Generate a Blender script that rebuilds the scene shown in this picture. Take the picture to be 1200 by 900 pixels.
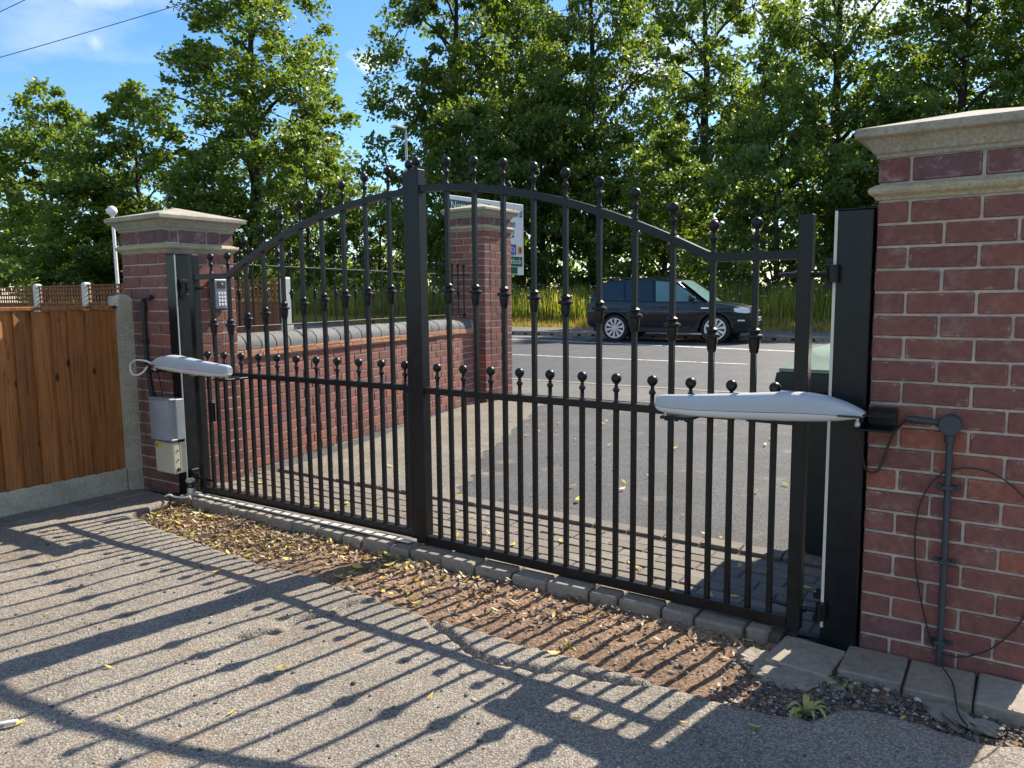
import bpy, bmesh, math, random
import numpy as np
from mathutils import Vector, Matrix

random.seed(7)
RNG = np.random.default_rng(11)
for o in list(bpy.data.objects):
    bpy.data.objects.remove(o)
scene = bpy.context.scene
COL = scene.collection

# ------------------------------------------------------------------ camera
PITCH, ROLL, CAMH = math.radians(6.525), math.radians(0.568), 1.25
cam_data = bpy.data.cameras.new('camera')
cam_data.sensor_width = 36.0
cam_data.lens = 36.0 * 902.5 / 1200.0
cam_data.clip_start, cam_data.clip_end = 0.05, 3000
cam = bpy.data.objects.new('camera', cam_data)
COL.objects.link(cam)
fw = Vector((0, math.cos(PITCH), -math.sin(PITCH)))
up = Vector((0, math.sin(PITCH), math.cos(PITCH)))
ri = Vector((1, 0, 0))
e1 = ri * math.cos(ROLL) - up * math.sin(ROLL)
e2 = ri * math.sin(ROLL) + up * math.cos(ROLL)
M = Matrix((e1, e2, -fw)).transposed().to_4x4()
M.translation = Vector((0, 0, CAMH))
cam.matrix_world = M
scene.camera = cam

# ------------------------------------------------------------------ light
SUN_EL, SUN_AZ = math.radians(43.5), math.radians(45.0)      # azimuth from +Y towards +X
world = bpy.data.worlds.new('World')
scene.world = world
world.use_nodes = True
wn, wl = world.node_tree.nodes, world.node_tree.links
wn.clear()
w_out = wn.new('ShaderNodeOutputWorld')
w_bg = wn.new('ShaderNodeBackground')
w_bg.inputs['Strength'].default_value = 0.115
sky = wn.new('ShaderNodeTexSky')
sky.sky_type = 'NISHITA'
sky.sun_disc = False
sky.sun_elevation = SUN_EL
sky.sun_rotation = SUN_AZ
sky.altitude = 60
sky.air_density = 1.0
sky.dust_density = 0.35
sky.ozone_density = 2.6
CLX, CLY = 7.3, 3.8
# deep summer blue, plus small fair-weather puffs scattered over the sky
w_hs = wn.new('ShaderNodeHueSaturation')
w_hs.inputs['Saturation'].default_value = 1.26
w_hs.inputs['Value'].default_value = 0.84
wl.new(sky.outputs['Color'], w_hs.inputs['Color'])
w_tc = wn.new('ShaderNodeTexCoord')
w_n = wn.new('ShaderNodeTexNoise')
w_n.inputs['Scale'].default_value = 26.0
w_n.inputs['Detail'].default_value = 8
w_n.inputs['Roughness'].default_value = 0.62
wl.new(w_tc.outputs['Generated'], w_n.inputs['Vector'])
# broken cumulus added over the whole dome for whiter fill light (flat cloud deck seen in perspective)
w_sx = wn.new('ShaderNodeSeparateXYZ'); wl.new(w_tc.outputs['Generated'], w_sx.inputs['Vector'])
w_zz = wn.new('ShaderNodeMath'); w_zz.operation = 'MAXIMUM'; w_zz.inputs[1].default_value = 0.0; wl.new(w_sx.outputs['Z'], w_zz.inputs[0])
w_za = wn.new('ShaderNodeMath'); w_za.operation = 'ADD'; w_za.inputs[1].default_value = 0.16; wl.new(w_zz.outputs['Value'], w_za.inputs[0])
w_inv = wn.new('ShaderNodeMath'); w_inv.operation = 'DIVIDE'; w_inv.inputs[0].default_value = 1.0; wl.new(w_za.outputs['Value'], w_inv.inputs[1])
w_pl = wn.new('ShaderNodeVectorMath'); w_pl.operation = 'SCALE'; wl.new(w_tc.outputs['Generated'], w_pl.inputs[0]); wl.new(w_inv.outputs['Value'], w_pl.inputs['Scale'])
w_of = wn.new('ShaderNodeVectorMath'); w_of.operation = 'ADD'; w_of.inputs[1].default_value = (CLX, CLY, 0.0); wl.new(w_pl.outputs['Vector'], w_of.inputs[0])
w_fl = wn.new('ShaderNodeVectorMath'); w_fl.operation = 'MULTIPLY'; w_fl.inputs[1].default_value = (1, 1, 0); wl.new(w_of.outputs['Vector'], w_fl.inputs[0])
w_cn = wn.new('ShaderNodeTexNoise'); w_cn.inputs['Scale'].default_value = 0.75; w_cn.inputs['Detail'].default_value = 8; w_cn.inputs['Roughness'].default_value = 0.55
wl.new(w_fl.outputs['Vector'], w_cn.inputs['Vector'])
w_cr = wn.new('ShaderNodeMapRange'); w_cr.inputs['From Min'].default_value = 0.50; w_cr.inputs['From Max'].default_value = 0.63; w_cr.inputs['To Max'].default_value = 0.92
wl.new(w_cn.outputs['Fac'], w_cr.inputs['Value'])
w_cm = wn.new('ShaderNodeMixRGB'); w_cm.inputs['Color2'].default_value = (5.9, 5.9, 6.0, 1)
w_ce = wn.new('ShaderNodeMapRange'); w_ce.inputs['From Min'].default_value = 0.16; w_ce.inputs['From Max'].default_value = 0.42
wl.new(w_zz.outputs['Value'], w_ce.inputs['Value'])
w_ck = wn.new('ShaderNodeMath'); w_ck.operation = 'MULTIPLY'; wl.new(w_cr.outputs['Result'], w_ck.inputs[0]); wl.new(w_ce.outputs['Result'], w_ck.inputs[1])
wl.new(w_ck.outputs['Value'], w_cm.inputs['Fac']); wl.new(w_hs.outputs['Color'], w_cm.inputs['Color1'])
prev = w_cm.outputs['Color']
PUFFS = [((-0.218, 0.939, 0.267), 0.022, 0.011, 0.75), ((-0.163, 0.947, 0.278), 0.034, 0.014, 0.9), ((-0.432, 0.847, 0.315), 0.05, 0.013, 0.3), ((-0.440, 0.857, 0.271), 0.012, 0.012, 0.3),
         ((-0.115, 0.955, 0.235), 0.05, 0.03, 0.35), ((0.166, 0.951, 0.265), 0.08, 0.035, 0.55), ((0.38, 0.87, 0.32), 0.12, 0.05, 0.6), ((0.46, 0.83, 0.31), 0.06, 0.05, 0.6), ((-0.80, 0.5, 0.33), 0.07, 0.02, 0.8), ((0.75, 0.55, 0.36), 0.08, 0.025, 0.8), ((-0.6, -0.7, 0.38), 0.08, 0.025, 0.8), ((0.5, -0.8, 0.33), 0.07, 0.02, 0.8), ((0.9, -0.3, 0.3), 0.07, 0.02, 0.8)]
for (cx, cy, cz), rw, rh, amt in PUFFS:
    sub = wn.new('ShaderNodeVectorMath'); sub.operation = 'SUBTRACT'; sub.inputs[1].default_value = (cx, cy, cz)
    wl.new(w_tc.outputs['Generated'], sub.inputs[0])
    scl = wn.new('ShaderNodeVectorMath'); scl.operation = 'MULTIPLY'; scl.inputs[1].default_value = (1 / rw, 1 / rw, 1 / rh)
    wl.new(sub.outputs['Vector'], scl.inputs[0])
    ln = wn.new('ShaderNodeVectorMath'); ln.operation = 'LENGTH'; wl.new(scl.outputs['Vector'], ln.inputs[0])
    ma = wn.new('ShaderNodeMath'); ma.operation = 'MULTIPLY_ADD'; ma.inputs[1].default_value = 2.6; wl.new(w_n.outputs['Fac'], ma.inputs[0]); 
    neg = wn.new('ShaderNodeMath'); neg.operation = 'MULTIPLY'; neg.inputs[1].default_value = -1.0; wl.new(ln.outputs['Value'], neg.inputs[0])
    wl.new(neg.outputs['Value'], ma.inputs[2])
    mr = wn.new('ShaderNodeMapRange'); mr.inputs['From Min'].default_value = 0.35; mr.inputs['From Max'].default_value = 1.15; mr.inputs['To Max'].default_value = amt
    wl.new(ma.outputs['Value'], mr.inputs['Value'])
    mx = wn.new('ShaderNodeMixRGB'); mx.inputs['Color2'].default_value = (5.6, 5.8, 6.2, 1)
    wl.new(mr.outputs['Result'], mx.inputs['Fac']); wl.new(prev, mx.inputs['Color1']); prev = mx.outputs['Color']
wl.new(prev, w_bg.inputs['Color'])
wl.new(w_bg.outputs['Background'], w_out.inputs['Surface'])

sun_data = bpy.data.lights.new('sun', 'SUN')
sun_data.energy = 4.9
sun_data.angle = math.radians(0.53)
sun_data.color = (1.0, 0.91, 0.77)
sun = bpy.data.objects.new('sun', sun_data)
COL.objects.link(sun)
sd = Vector((math.sin(SUN_AZ) * math.cos(SUN_EL), math.cos(SUN_AZ) * math.cos(SUN_EL), math.sin(SUN_EL)))
sun.rotation_euler = sd.to_track_quat('Z', 'Y').to_euler()
sun.location = sd * 30

scene.view_settings.view_transform = 'Standard'
scene.view_settings.look = 'None'
scene.view_settings.exposure = 1.1
scene.view_settings.gamma = 1.0
scene.render.engine = 'CYCLES'
scene.cycles.max_bounces = 5
scene.cycles.diffuse_bounces = 3
scene.cycles.transparent_max_bounces = 8

# ------------------------------------------------------------------ frames
ANG = math.radians(-34.0)                     # the gate line and the road run this way
UX, UY = math.cos(ANG), math.sin(ANG)
def W(u, v, z=0.0):
    return (u * UX - v * UY, u * UY + v * UX, z)

# ------------------------------------------------------------------ materials
def new_mat(name):
    m = bpy.data.materials.new(name)
    m.use_nodes = True
    nt = m.node_tree
    b = nt.nodes['Principled BSDF']
    return m, nt.nodes, nt.links, b
def N(nodes, t, **kw):
    n = nodes.new(t)
    for k, v in kw.items():
        if k in n.inputs: n.inputs[k].default_value = v
        else: setattr(n, k, v)
    return n
def ramp(nodes, stops):
    r = nodes.new('ShaderNodeValToRGB')
    e = r.color_ramp.elements
    while len(e) < len(stops): e.new(0.5)
    for i, (p, c) in enumerate(stops):
        e[i].position = p
        e[i].color = (*c, 1) if len(c) == 3 else c
    return r
def coords(nodes, links, scale=(1, 1, 1), kind='Object'):
    tc = nodes.new('ShaderNodeTexCoord')
    mp = nodes.new('ShaderNodeMapping')
    mp.inputs['Scale'].default_value = scale
    links.new(tc.outputs[kind], mp.inputs['Vector'])
    return mp.outputs['Vector']
def wpos(nodes):
    return nodes.new('ShaderNodeNewGeometry').outputs['Position']
def mixc(nodes, links, fac, a, b, mode='MIX'):
    m = nodes.new('ShaderNodeMixRGB'); m.blend_type = mode
    for sock, val in (('Fac', fac), ('Color1', a), ('Color2', b)):
        if hasattr(val, 'links') or hasattr(val, 'is_linked'): links.new(val, m.inputs[sock])
        elif isinstance(val, (int, float)): m.inputs[sock].default_value = val
        else: m.inputs[sock].default_value = (*val, 1)
    return m.outputs['Color']
def bump(nodes, links, h, strength, dist, bsdf, prev=None):
    b = nodes.new('ShaderNodeBump')
    b.inputs['Strength'].default_value = strength
    b.inputs['Distance'].default_value = dist
    links.new(h, b.inputs['Height'])
    if prev is not None: links.new(prev, b.inputs['Normal'])
    links.new(b.outputs['Normal'], bsdf.inputs['Normal'])
    return b.outputs['Normal']
MATS = {}
def simple(name, col, rough=0.6, metal=0.0, var=0.12, scale=9.0, bump_s=0.0, bump_scale=120.0, spec=0.5):
    """a plain painted / moulded surface: colour with slight dirt variation and fine relief"""
    m, n, l, b = new_mat(name)
    p = wpos(n)
    nz = N(n, 'ShaderNodeTexNoise', Scale=scale, Detail=6.0, Roughness=0.6)
    l.new(p, nz.inputs['Vector'])
    r = ramp(n, [(0.3, tuple(c * (1 - var) for c in col)), (0.7, tuple(min(1, c * (1 + var)) for c in col))])
    l.new(nz.outputs['Fac'], r.inputs['Fac'])
    l.new(r.outputs['Color'], b.inputs['Base Color'])
    rr = N(n, 'ShaderNodeMapRange'); rr.inputs['To Min'].default_value = max(0.02, rough - 0.1); rr.inputs['To Max'].default_value = min(1, rough + 0.12)
    l.new(nz.outputs['Fac'], rr.inputs['Value']); l.new(rr.outputs['Result'], b.inputs['Roughness'])
    b.inputs['Metallic'].default_value = metal
    b.inputs['Specular IOR Level'].default_value = spec
    if bump_s:
        nb = N(n, 'ShaderNodeTexNoise', Scale=bump_scale, Detail=4.0)
        l.new(p, nb.inputs['Vector'])
        bump(n, l, nb.outputs['Fac'], bump_s, 0.003, b)
    MATS[name] = m
    return m

def brick_mat(name, stops, worn=(0.42, 0.36, 0.31), amt=0.5, smear=0.6):
    m, n, l, b = new_mat(name)
    oi = n.new('ShaderNodeObjectInfo')
    r = ramp(n, stops); r.color_ramp.interpolation = 'LINEAR'
    l.new(oi.outputs['Random'], r.inputs['Fac'])
    p = wpos(n)
    n1 = N(n, 'ShaderNodeTexNoise', Scale=38.0, Detail=7.0, Roughness=0.65); l.new(p, n1.inputs['Vector'])
    r1 = ramp(n, [(0.3, (0.72, 0.7, 0.7)), (0.72, (1.18, 1.12, 1.08))]); l.new(n1.outputs['Fac'], r1.inputs['Fac'])
    c = mixc(n, l, 1.0, r.outputs['Color'], r1.outputs['Color'], 'MULTIPLY')
    n2 = N(n, 'ShaderNodeTexNoise', Scale=11.0, Detail=9.0, Roughness=0.78); l.new(p, n2.inputs['Vector'])
    r2 = ramp(n, [(0.52, (0, 0, 0)), (0.78, (amt, amt, amt))]); l.new(n2.outputs['Fac'], r2.inputs['Fac'])
    c = mixc(n, l, r2.outputs['Color'], c, worn)
    tg = n.new('ShaderNodeTexCoord'); sx = n.new('ShaderNodeSeparateXYZ'); l.new(tg.outputs['Generated'], sx.inputs['Vector'])
    es = []
    sn = n.new('ShaderNodeSeparateXYZ'); l.new(tg.outputs['Normal'], sn.inputs['Vector'])
    for ax, pw in (('Z', 4.0), ('X', 14.0)):
        m1 = N(n, 'ShaderNodeMath', operation='MULTIPLY_ADD'); m1.inputs[1].default_value = 2.0; m1.inputs[2].default_value = -1.0; l.new(sx.outputs[ax], m1.inputs[0])
        m2 = N(n, 'ShaderNodeMath', operation='ABSOLUTE'); l.new(m1.outputs[0], m2.inputs[0])
        m3 = N(n, 'ShaderNodeMath', operation='POWER'); m3.inputs[1].default_value = pw; l.new(m2.outputs[0], m3.inputs[0])
        na = N(n, 'ShaderNodeMath', operation='ABSOLUTE'); l.new(sn.outputs[ax], na.inputs[0])
        nb_ = N(n, 'ShaderNodeMath', operation='SUBTRACT'); nb_.inputs[0].default_value = 1.0; l.new(na.outputs[0], nb_.inputs[1])
        m4 = N(n, 'ShaderNodeMath', operation='MULTIPLY'); l.new(m3.outputs[0], m4.inputs[0]); l.new(nb_.outputs[0], m4.inputs[1]); es.append(m4.outputs[0])
    mx_ = N(n, 'ShaderNodeMath', operation='MAXIMUM'); l.new(es[0], mx_.inputs[0]); l.new(es[1], mx_.inputs[1])
    ns_ = N(n, 'ShaderNodeTexNoise', Scale=24.0, Detail=8.0, Roughness=0.7); l.new(p, ns_.inputs['Vector'])
    sm = N(n, 'ShaderNodeMath', operation='MULTIPLY_ADD'); sm.inputs[1].default_value = 0.27; l.new(mx_.outputs[0], sm.inputs[0]); l.new(ns_.outputs['Fac'], sm.inputs[2])
    rs_ = ramp(n, [(0.66, (0, 0, 0)), (0.80, (smear, smear, smear))]); l.new(sm.outputs[0], rs_.inputs['Fac'])
    c = mixc(n, l, rs_.outputs['Color'], c, (0.40, 0.34, 0.29))
    l.new(c, b.inputs['Base Color'])
    b.inputs['Roughness'].default_value = 0.86
    n3 = N(n, 'ShaderNodeTexNoise', Scale=230.0, Detail=4.0); l.new(p, n3.inputs['Vector'])
    h = mixc(n, l, 0.5, n3.outputs['Fac'], n1.outputs['Fac'])
    bump(n, l, h, 0.55, 0.003, b)
    MATS[name] = m
    return m
brick_mat('brick', [(0.0, (0.155, 0.060, 0.050)), (0.2, (0.20, 0.078, 0.062)), (0.45, (0.175, 0.068, 0.058)), (0.7, (0.22, 0.088, 0.066)), (0.86, (0.28, 0.092, 0.058)), (1.0, (0.15, 0.068, 0.066))], worn=(0.34, 0.25, 0.215), amt=0.5)
brick_mat('brick_plum', [(0.0, (0.11, 0.055, 0.06)), (0.5, (0.15, 0.075, 0.08)), (1.0, (0.17, 0.06, 0.05))], worn=(0.45, 0.42, 0.42), amt=0.7)
brick_mat('brick_blue', [(0.0, (0.105, 0.112, 0.115)), (0.5, (0.145, 0.152, 0.155)), (1.0, (0.085, 0.09, 0.098))], worn=(0.22, 0.22, 0.21), amt=0.5, smear=0.2)
brick_mat('tile_course', [(0.0, (0.33, 0.15, 0.075)), (0.5, (0.40, 0.20, 0.10)), (1.0, (0.28, 0.12, 0.07))], amt=0.4)
brick_mat('paver', [(0.0, (0.135, 0.122, 0.105)), (0.4, (0.175, 0.158, 0.135)), (0.7, (0.15, 0.132, 0.112)), (1.0, (0.20, 0.18, 0.15))], worn=(0.27, 0.245, 0.20), amt=0.5)
brick_mat('kerb_stone', [(0.0, (0.21, 0.188, 0.152)), (0.5, (0.27, 0.24, 0.195)), (1.0, (0.235, 0.20, 0.158))], worn=(0.13, 0.10, 0.068), amt=0.8, smear=0.25)
simple('joint_sand', (0.085, 0.07, 0.052), 0.95, var=0.3, scale=40, bump_s=0.6, bump_scale=300)
simple('mortar', (0.45, 0.375, 0.31), 0.95, var=0.22, scale=30, bump_s=0.6, bump_scale=300)

def stone_mat(name, col, dark, moss):
    m, n, l, b = new_mat(name)
    p = wpos(n)
    n1 = N(n, 'ShaderNodeTexNoise', Scale=6.0, Detail=9.0, Roughness=0.7); l.new(p, n1.inputs['Vector'])
    r = ramp(n, [(0.3, dark), (0.52, col), (0.75, tuple(c * 1.2 for c in col))]); l.new(n1.outputs['Fac'], r.inputs['Fac'])
    n2 = N(n, 'ShaderNodeTexNoise', Scale=90.0, Detail=5.0, Roughness=0.7); l.new(p, n2.inputs['Vector'])
    r2 = ramp(n, [(0.35, (0.7, 0.7, 0.7)), (0.65, (1.12, 1.12, 1.12))]); l.new(n2.outputs['Fac'], r2.inputs['Fac'])
    c = mixc(n, l, 1.0, r.outputs['Color'], r2.outputs['Color'], 'MULTIPLY')
    n3 = N(n, 'ShaderNodeTexNoise', Scale=2.7, Detail=7.0, Roughness=0.8); l.new(p, n3.inputs['Vector'])
    r3 = ramp(n, [(0.55, (0, 0, 0)), (0.75, (0.6, 0.6, 0.6))]); l.new(n3.outputs['Fac'], r3.inputs['Fac'])
    c = mixc(n, l, r3.outputs['Color'], c, moss)
    l.new(c, b.inputs['Base Color'])
    b.inputs['Roughness'].default_value = 0.92
    bump(n, l, n2.outputs['Fac'], 0.6, 0.004, b)
    MATS[name] = m
stone_mat('cap_stone', (0.35, 0.315, 0.245), (0.24, 0.215, 0.165), (0.31, 0.285, 0.16))
stone_mat('band_stone', (0.40, 0.345, 0.225), (0.28, 0.24, 0.165), (0.40, 0.34, 0.18))
stone_mat('concrete', (0.42, 0.38, 0.29), (0.29, 0.26, 0.20), (0.30, 0.285, 0.18))
stone_mat('pale_concrete', (0.62, 0.60, 0.54), (0.48, 0.46, 0.40), (0.52, 0.52, 0.44))

def black_paint(name, col, rough):
    m, n, l, b = new_mat(name)
    p = wpos(n)
    nz = N(n, 'ShaderNodeTexNoise', Scale=14.0, Detail=7.0, Roughness=0.7); l.new(p, nz.inputs['Vector'])
    r = ramp(n, [(0.45, col), (0.8, tuple(c * 2.2 + 0.002 for c in col))]); l.new(nz.outputs['Fac'], r.inputs['Fac'])
    l.new(r.outputs['Color'], b.inputs['Base Color'])
    rr = N(n, 'ShaderNodeMapRange'); rr.inputs['To Min'].default_value = rough - 0.08; rr.inputs['To Max'].default_value = rough + 0.14
    l.new(nz.outputs['Fac'], rr.inputs['Value']); l.new(rr.outputs['Result'], b.inputs['Roughness'])
    n2 = N(n, 'ShaderNodeTexNoise', Scale=160.0, Detail=3.0); l.new(p, n2.inputs['Vector'])
    bump(n, l, n2.outputs['Fac'], 0.10, 0.001, b)
    b.inputs['Specular IOR Level'].default_value = 0.32
    MATS[name] = m
black_paint('gate_paint', (0.0055, 0.006, 0.007), 0.34)
black_paint('post_paint', (0.005, 0.006, 0.008), 0.30)
simple('arm_shell', (0.41, 0.435, 0.465), 0.42, var=0.05, scale=6, bump_s=0.05, bump_scale=400)
simple('arm_base', (0.62, 0.62, 0.62), 0.45, var=0.06, scale=6)
simple('box_grey', (0.27, 0.29, 0.31), 0.5, var=0.08)
simple('box_cream', (0.55, 0.50, 0.37), 0.55, var=0.08)
simple('label_yellow', (0.75, 0.52, 0.02), 0.5)
simple('label_dark', (0.03, 0.03, 0.03), 0.5)
simple('conduit_plastic', (0.035, 0.042, 0.052), 0.5, var=0.2, scale=20)
simple('cable_black', (0.02, 0.02, 0.022), 0.55)
simple('cable_white', (0.72, 0.70, 0.64), 0.5)
simple('white_strip', (0.60, 0.56, 0.48), 0.5, var=0.08)
simple('galvanised', (0.52, 0.53, 0.54), 0.38, metal=0.85, var=0.15, scale=30)
simple('silver_face', (0.24, 0.255, 0.29), 0.4, metal=0.4)
simple('lens_black', (0.006, 0.006, 0.008), 0.12)
simple('white_paint', (0.72, 0.72, 0.70), 0.5)
simple('bin_green', (0.012, 0.022, 0.02), 0.42, var=0.2)
simple('bin_lid', (0.20, 0.27, 0.18), 0.34, var=0.2)  # dark green lid, its bright sun reflection put into a paler base colour
simple('tail_red', (0.12, 0.008, 0.008), 0.2)
simple('tyre', (0.018, 0.018, 0.019), 0.85, var=0.2)
simple('alloy', (0.62, 0.63, 0.64), 0.32, metal=0.8)
simple('chrome', (0.75, 0.75, 0.76), 0.15, metal=1.0)
simple('trim_black', (0.014, 0.014, 0.015), 0.55)
simple('plate_white', (0.75, 0.75, 0.72), 0.4)
simple('sign_white', (0.52, 0.58, 0.66), 0.5, var=0.04)
simple('sign_green', (0.0, 0.075, 0.045), 0.45, var=0.05)
simple('sign_blue', (0.01, 0.05, 0.28), 0.45)
simple('sign_orange', (0.55, 0.22, 0.02), 0.45)
simple('sign_ink', (0.02, 0.02, 0.025), 0.5)
simple('lamp_grey', (0.42, 0.44, 0.45), 0.45, metal=0.3)
simple('bark', (0.045, 0.036, 0.028), 0.95, var=0.4, scale=5, bump_s=0.8, bump_scale=25)

def car_paint():
    m, n, l, b = new_mat('car_paint')
    b.inputs['Base Color'].default_value = (0.004, 0.006, 0.012, 1)
    p = wpos(n)
    nz = N(n, 'ShaderNodeTexNoise', Scale=2.5, Detail=5.0); l.new(p, nz.inputs['Vector'])
    rr = N(n, 'ShaderNodeMapRange'); rr.inputs['To Min'].default_value = 0.2; rr.inputs['To Max'].default_value = 0.34
    l.new(nz.outputs['Fac'], rr.inputs['Value']); l.new(rr.outputs['Result'], b.inputs['Roughness'])
    b.inputs['Specular IOR Level'].default_value = 0.25
    b.inputs['Coat Weight'].default_value = 0.55
    b.inputs['Coat Roughness'].default_value = 0.04
    MATS['car_paint'] = m
car_paint()
def glass_mat(name, col, rough=0.05):
    m, n, l, b = new_mat(name)
    p = wpos(n)
    nz = N(n, 'ShaderNodeTexNoise', Scale=3.0); l.new(p, nz.inputs['Vector'])
    r = ramp(n, [(0.3, col), (0.7, tuple(c * 1.3 for c in col))]); l.new(nz.outputs['Fac'], r.inputs['Fac'])
    l.new(r.outputs['Color'], b.inputs['Base Color'])
    b.inputs['Roughness'].default_value = rough
    b.inputs['Specular IOR Level'].default_value = 0.9
    MATS[name] = m
glass_mat('car_glass', (0.012, 0.016, 0.018))
glass_mat('front_glass', (0.10, 0.17, 0.17))
glass_mat('screen_glass', (0.14, 0.24, 0.24), 0.12)
glass_mat('headlamp', (0.55, 0.6, 0.63), 0.12)

def wood_mat(name, a, bcol, cdark):
    m, n, l, b = new_mat(name)
    oi = n.new('ShaderNodeObjectInfo')
    tc = n.new('ShaderNodeTexCoord')
    add = n.new('ShaderNodeVectorMath'); add.operation = 'ADD'
    sc = n.new('ShaderNodeVectorMath'); sc.operation = 'SCALE'; sc.inputs['Scale'].default_value = 37.0
    comb = n.new('ShaderNodeCombineXYZ')
    for k in 'XYZ': l.new(oi.outputs['Random'], comb.inputs[k])
    l.new(comb.outputs['Vector'], sc.inputs[0]); l.new(tc.outputs['Object'], add.inputs[0]); l.new(sc.outputs['Vector'], add.inputs[1])
    mp = n.new('ShaderNodeMapping'); mp.inputs['Scale'].default_value = (26, 26, 1.3); l.new(add.outputs['Vector'], mp.inputs['Vector'])
    g = N(n, 'ShaderNodeTexNoise', Scale=2.4, Detail=8.0, Roughness=0.65, Distortion=0.8); l.new(mp.outputs['Vector'], g.inputs['Vector'])
    r = ramp(n, [(0.28, cdark), (0.48, a), (0.72, bcol)]); l.new(g.outputs['Fac'], r.inputs['Fac'])
    r2 = ramp(n, [(0.0, (0.72, 0.68, 0.62)), (1.0, (1.22, 1.2, 1.15))]); l.new(oi.outputs['Random'], r2.inputs['Fac'])
    c = mixc(n, l, 1.0, r.outputs['Color'], r2.outputs['Color'], 'MULTIPLY')
    # knots
    mk = n.new('ShaderNodeMapping'); mk.inputs['Scale'].default_value = (11, 11, 6.0); l.new(add.outputs['Vector'], mk.inputs['Vector'])
    vo = N(n, 'ShaderNodeTexVoronoi', Scale=0.75); l.new(mk.outputs['Vector'], vo.inputs['Vector'])
    rk = ramp(n, [(0.08, (1, 1, 1)), (0.15, (0, 0, 0))]); l.new(vo.outputs['Distance'], rk.inputs['Fac'])
    c = mixc(n, l, rk.outputs['Color'], c, tuple(k * 0.3 for k in cdark))
    l.new(c, b.inputs['Base Color'])
    b.inputs['Roughness'].default_value = 0.78
    bump(n, l, g.outputs['Fac'], 0.35, 0.004, b)
    MATS[name] = m
wood_mat('fence_wood', (0.27, 0.10, 0.026), (0.40, 0.165, 0.045), (0.10, 0.034, 0.010))
wood_mat('trellis_wood', (0.20, 0.075, 0.032), (0.27, 0.105, 0.045), (0.12, 0.045, 0.02))
wood_mat('red_fence_wood', (0.22, 0.07, 0.028), (0.29, 0.095, 0.036), (0.13, 0.042, 0.02))

def asphalt(name, dark, mid, light, cell=110.0, stain=(0.32, 0.17, 0.08), stain_amt=0.35, rough=0.88, big=0.5, bs=0.9):
    m, n, l, b = new_mat(name)
    p = wpos(n)
    wob = N(n, 'ShaderNodeTexNoise', Scale=60.0, Detail=2.0); l.new(p, wob.inputs['Vector'])
    pv = n.new('ShaderNodeVectorMath'); pv.operation = 'MULTIPLY_ADD'
    pv.inputs[1].default_value = (0.006, 0.006, 0.006); l.new(wob.outputs['Color'], pv.inputs[0]); l.new(p, pv.inputs[2])
    vo = N(n, 'ShaderNodeTexVoronoi', Scale=cell); l.new(pv.outputs['Vector'], vo.inputs['Vector'])
    sep = n.new('ShaderNodeSeparateColor'); l.new(vo.outputs['Color'], sep.inputs['Color'])
    r = ramp(n, [(0.0, dark), (0.45, mid), (0.85, tuple((a + c) / 2 for a, c in zip(mid, light))), (1.0, light)])
    l.new(sep.outputs['Red'], r.inputs['Fac'])
    # binder between the stones
    rb = ramp(n, [(0.30, (0, 0, 0)), (0.75, (1, 1, 1))]); l.new(vo.outputs['Distance'], rb.inputs['Fac'])
    c = mixc(n, l, rb.outputs['Color'], r.outputs['Color'], tuple(d * 0.7 for d in dark))
    nm = N(n, 'ShaderNodeTexNoise', Scale=240.0, Detail=5.0, Roughness=0.7); l.new(p, nm.inputs['Vector'])
    rm = ramp(n, [(0.3, (0.62, 0.62, 0.62)), (0.7, (1.35, 1.33, 1.3))]); l.new(nm.outputs['Fac'], rm.inputs['Fac'])
    c = mixc(n, l, 1.0, c, rm.outputs['Color'], 'MULTIPLY')
    nl = N(n, 'ShaderNodeTexNoise', Scale=1.5, Detail=8.0, Roughness=0.65); l.new(p, nl.inputs['Vector'])
    rl = ramp(n, [(0.3, (1 - big * 0.5,) * 3), (0.7, (1 + big * 0.4,) * 3)]); l.new(nl.outputs['Fac'], rl.inputs['Fac'])
    c = mixc(n, l, 1.0, c, rl.outputs['Color'], 'MULTIPLY')
    ns = N(n, 'ShaderNodeTexNoise', Scale=2.3, Detail=9.0, Roughness=0.72, W=3.0) if False else N(n, 'ShaderNodeTexNoise', Scale=2.9, Detail=9.0, Roughness=0.72)
    ofs = n.new('ShaderNodeVectorMath'); ofs.operation = 'ADD'; ofs.inputs[1].default_value = (13.1, 4.7, 0); l.new(p, ofs.inputs[0]); l.new(ofs.outputs['Vector'], ns.inputs['Vector'])
    rs = ramp(n, [(0.56, (0, 0, 0)), (0.74, (stain_amt,) * 3)]); l.new(ns.outputs['Fac'], rs.inputs['Fac'])
    c = mixc(n, l, rs.outputs['Color'], c, stain)
    l.new(c, b.inputs['Base Color'])
    b.inputs['Roughness'].default_value = rough
    b.inputs['Specular IOR Level'].default_value = 0.35
    inv = n.new('ShaderNodeMath'); inv.operation = 'SUBTRACT'; inv.inputs[0].default_value = 1.0; l.new(vo.outputs['Distance'], inv.inputs[1])
    hm = n.new('ShaderNodeMath'); hm.operation = 'MULTIPLY_ADD'; hm.inputs[1].default_value = 0.55
    l.new(sep.outputs['Green'], hm.inputs[0]); l.new(inv.outputs['Value'], hm.inputs[2])
    nf = N(n, 'ShaderNodeTexNoise', Scale=420.0, Detail=3.0); l.new(p, nf.inputs['Vector'])
    h2 = n.new('ShaderNodeMath'); h2.operation = 'MULTIPLY_ADD'; h2.inputs[1].default_value = 0.5
    l.new(nf.outputs['Fac'], h2.inputs[0]); l.new(hm.outputs['Value'], h2.inputs[2])
    bump(n, l, h2.outputs['Value'], bs, 0.006, b)
    MATS[name] = m
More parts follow.
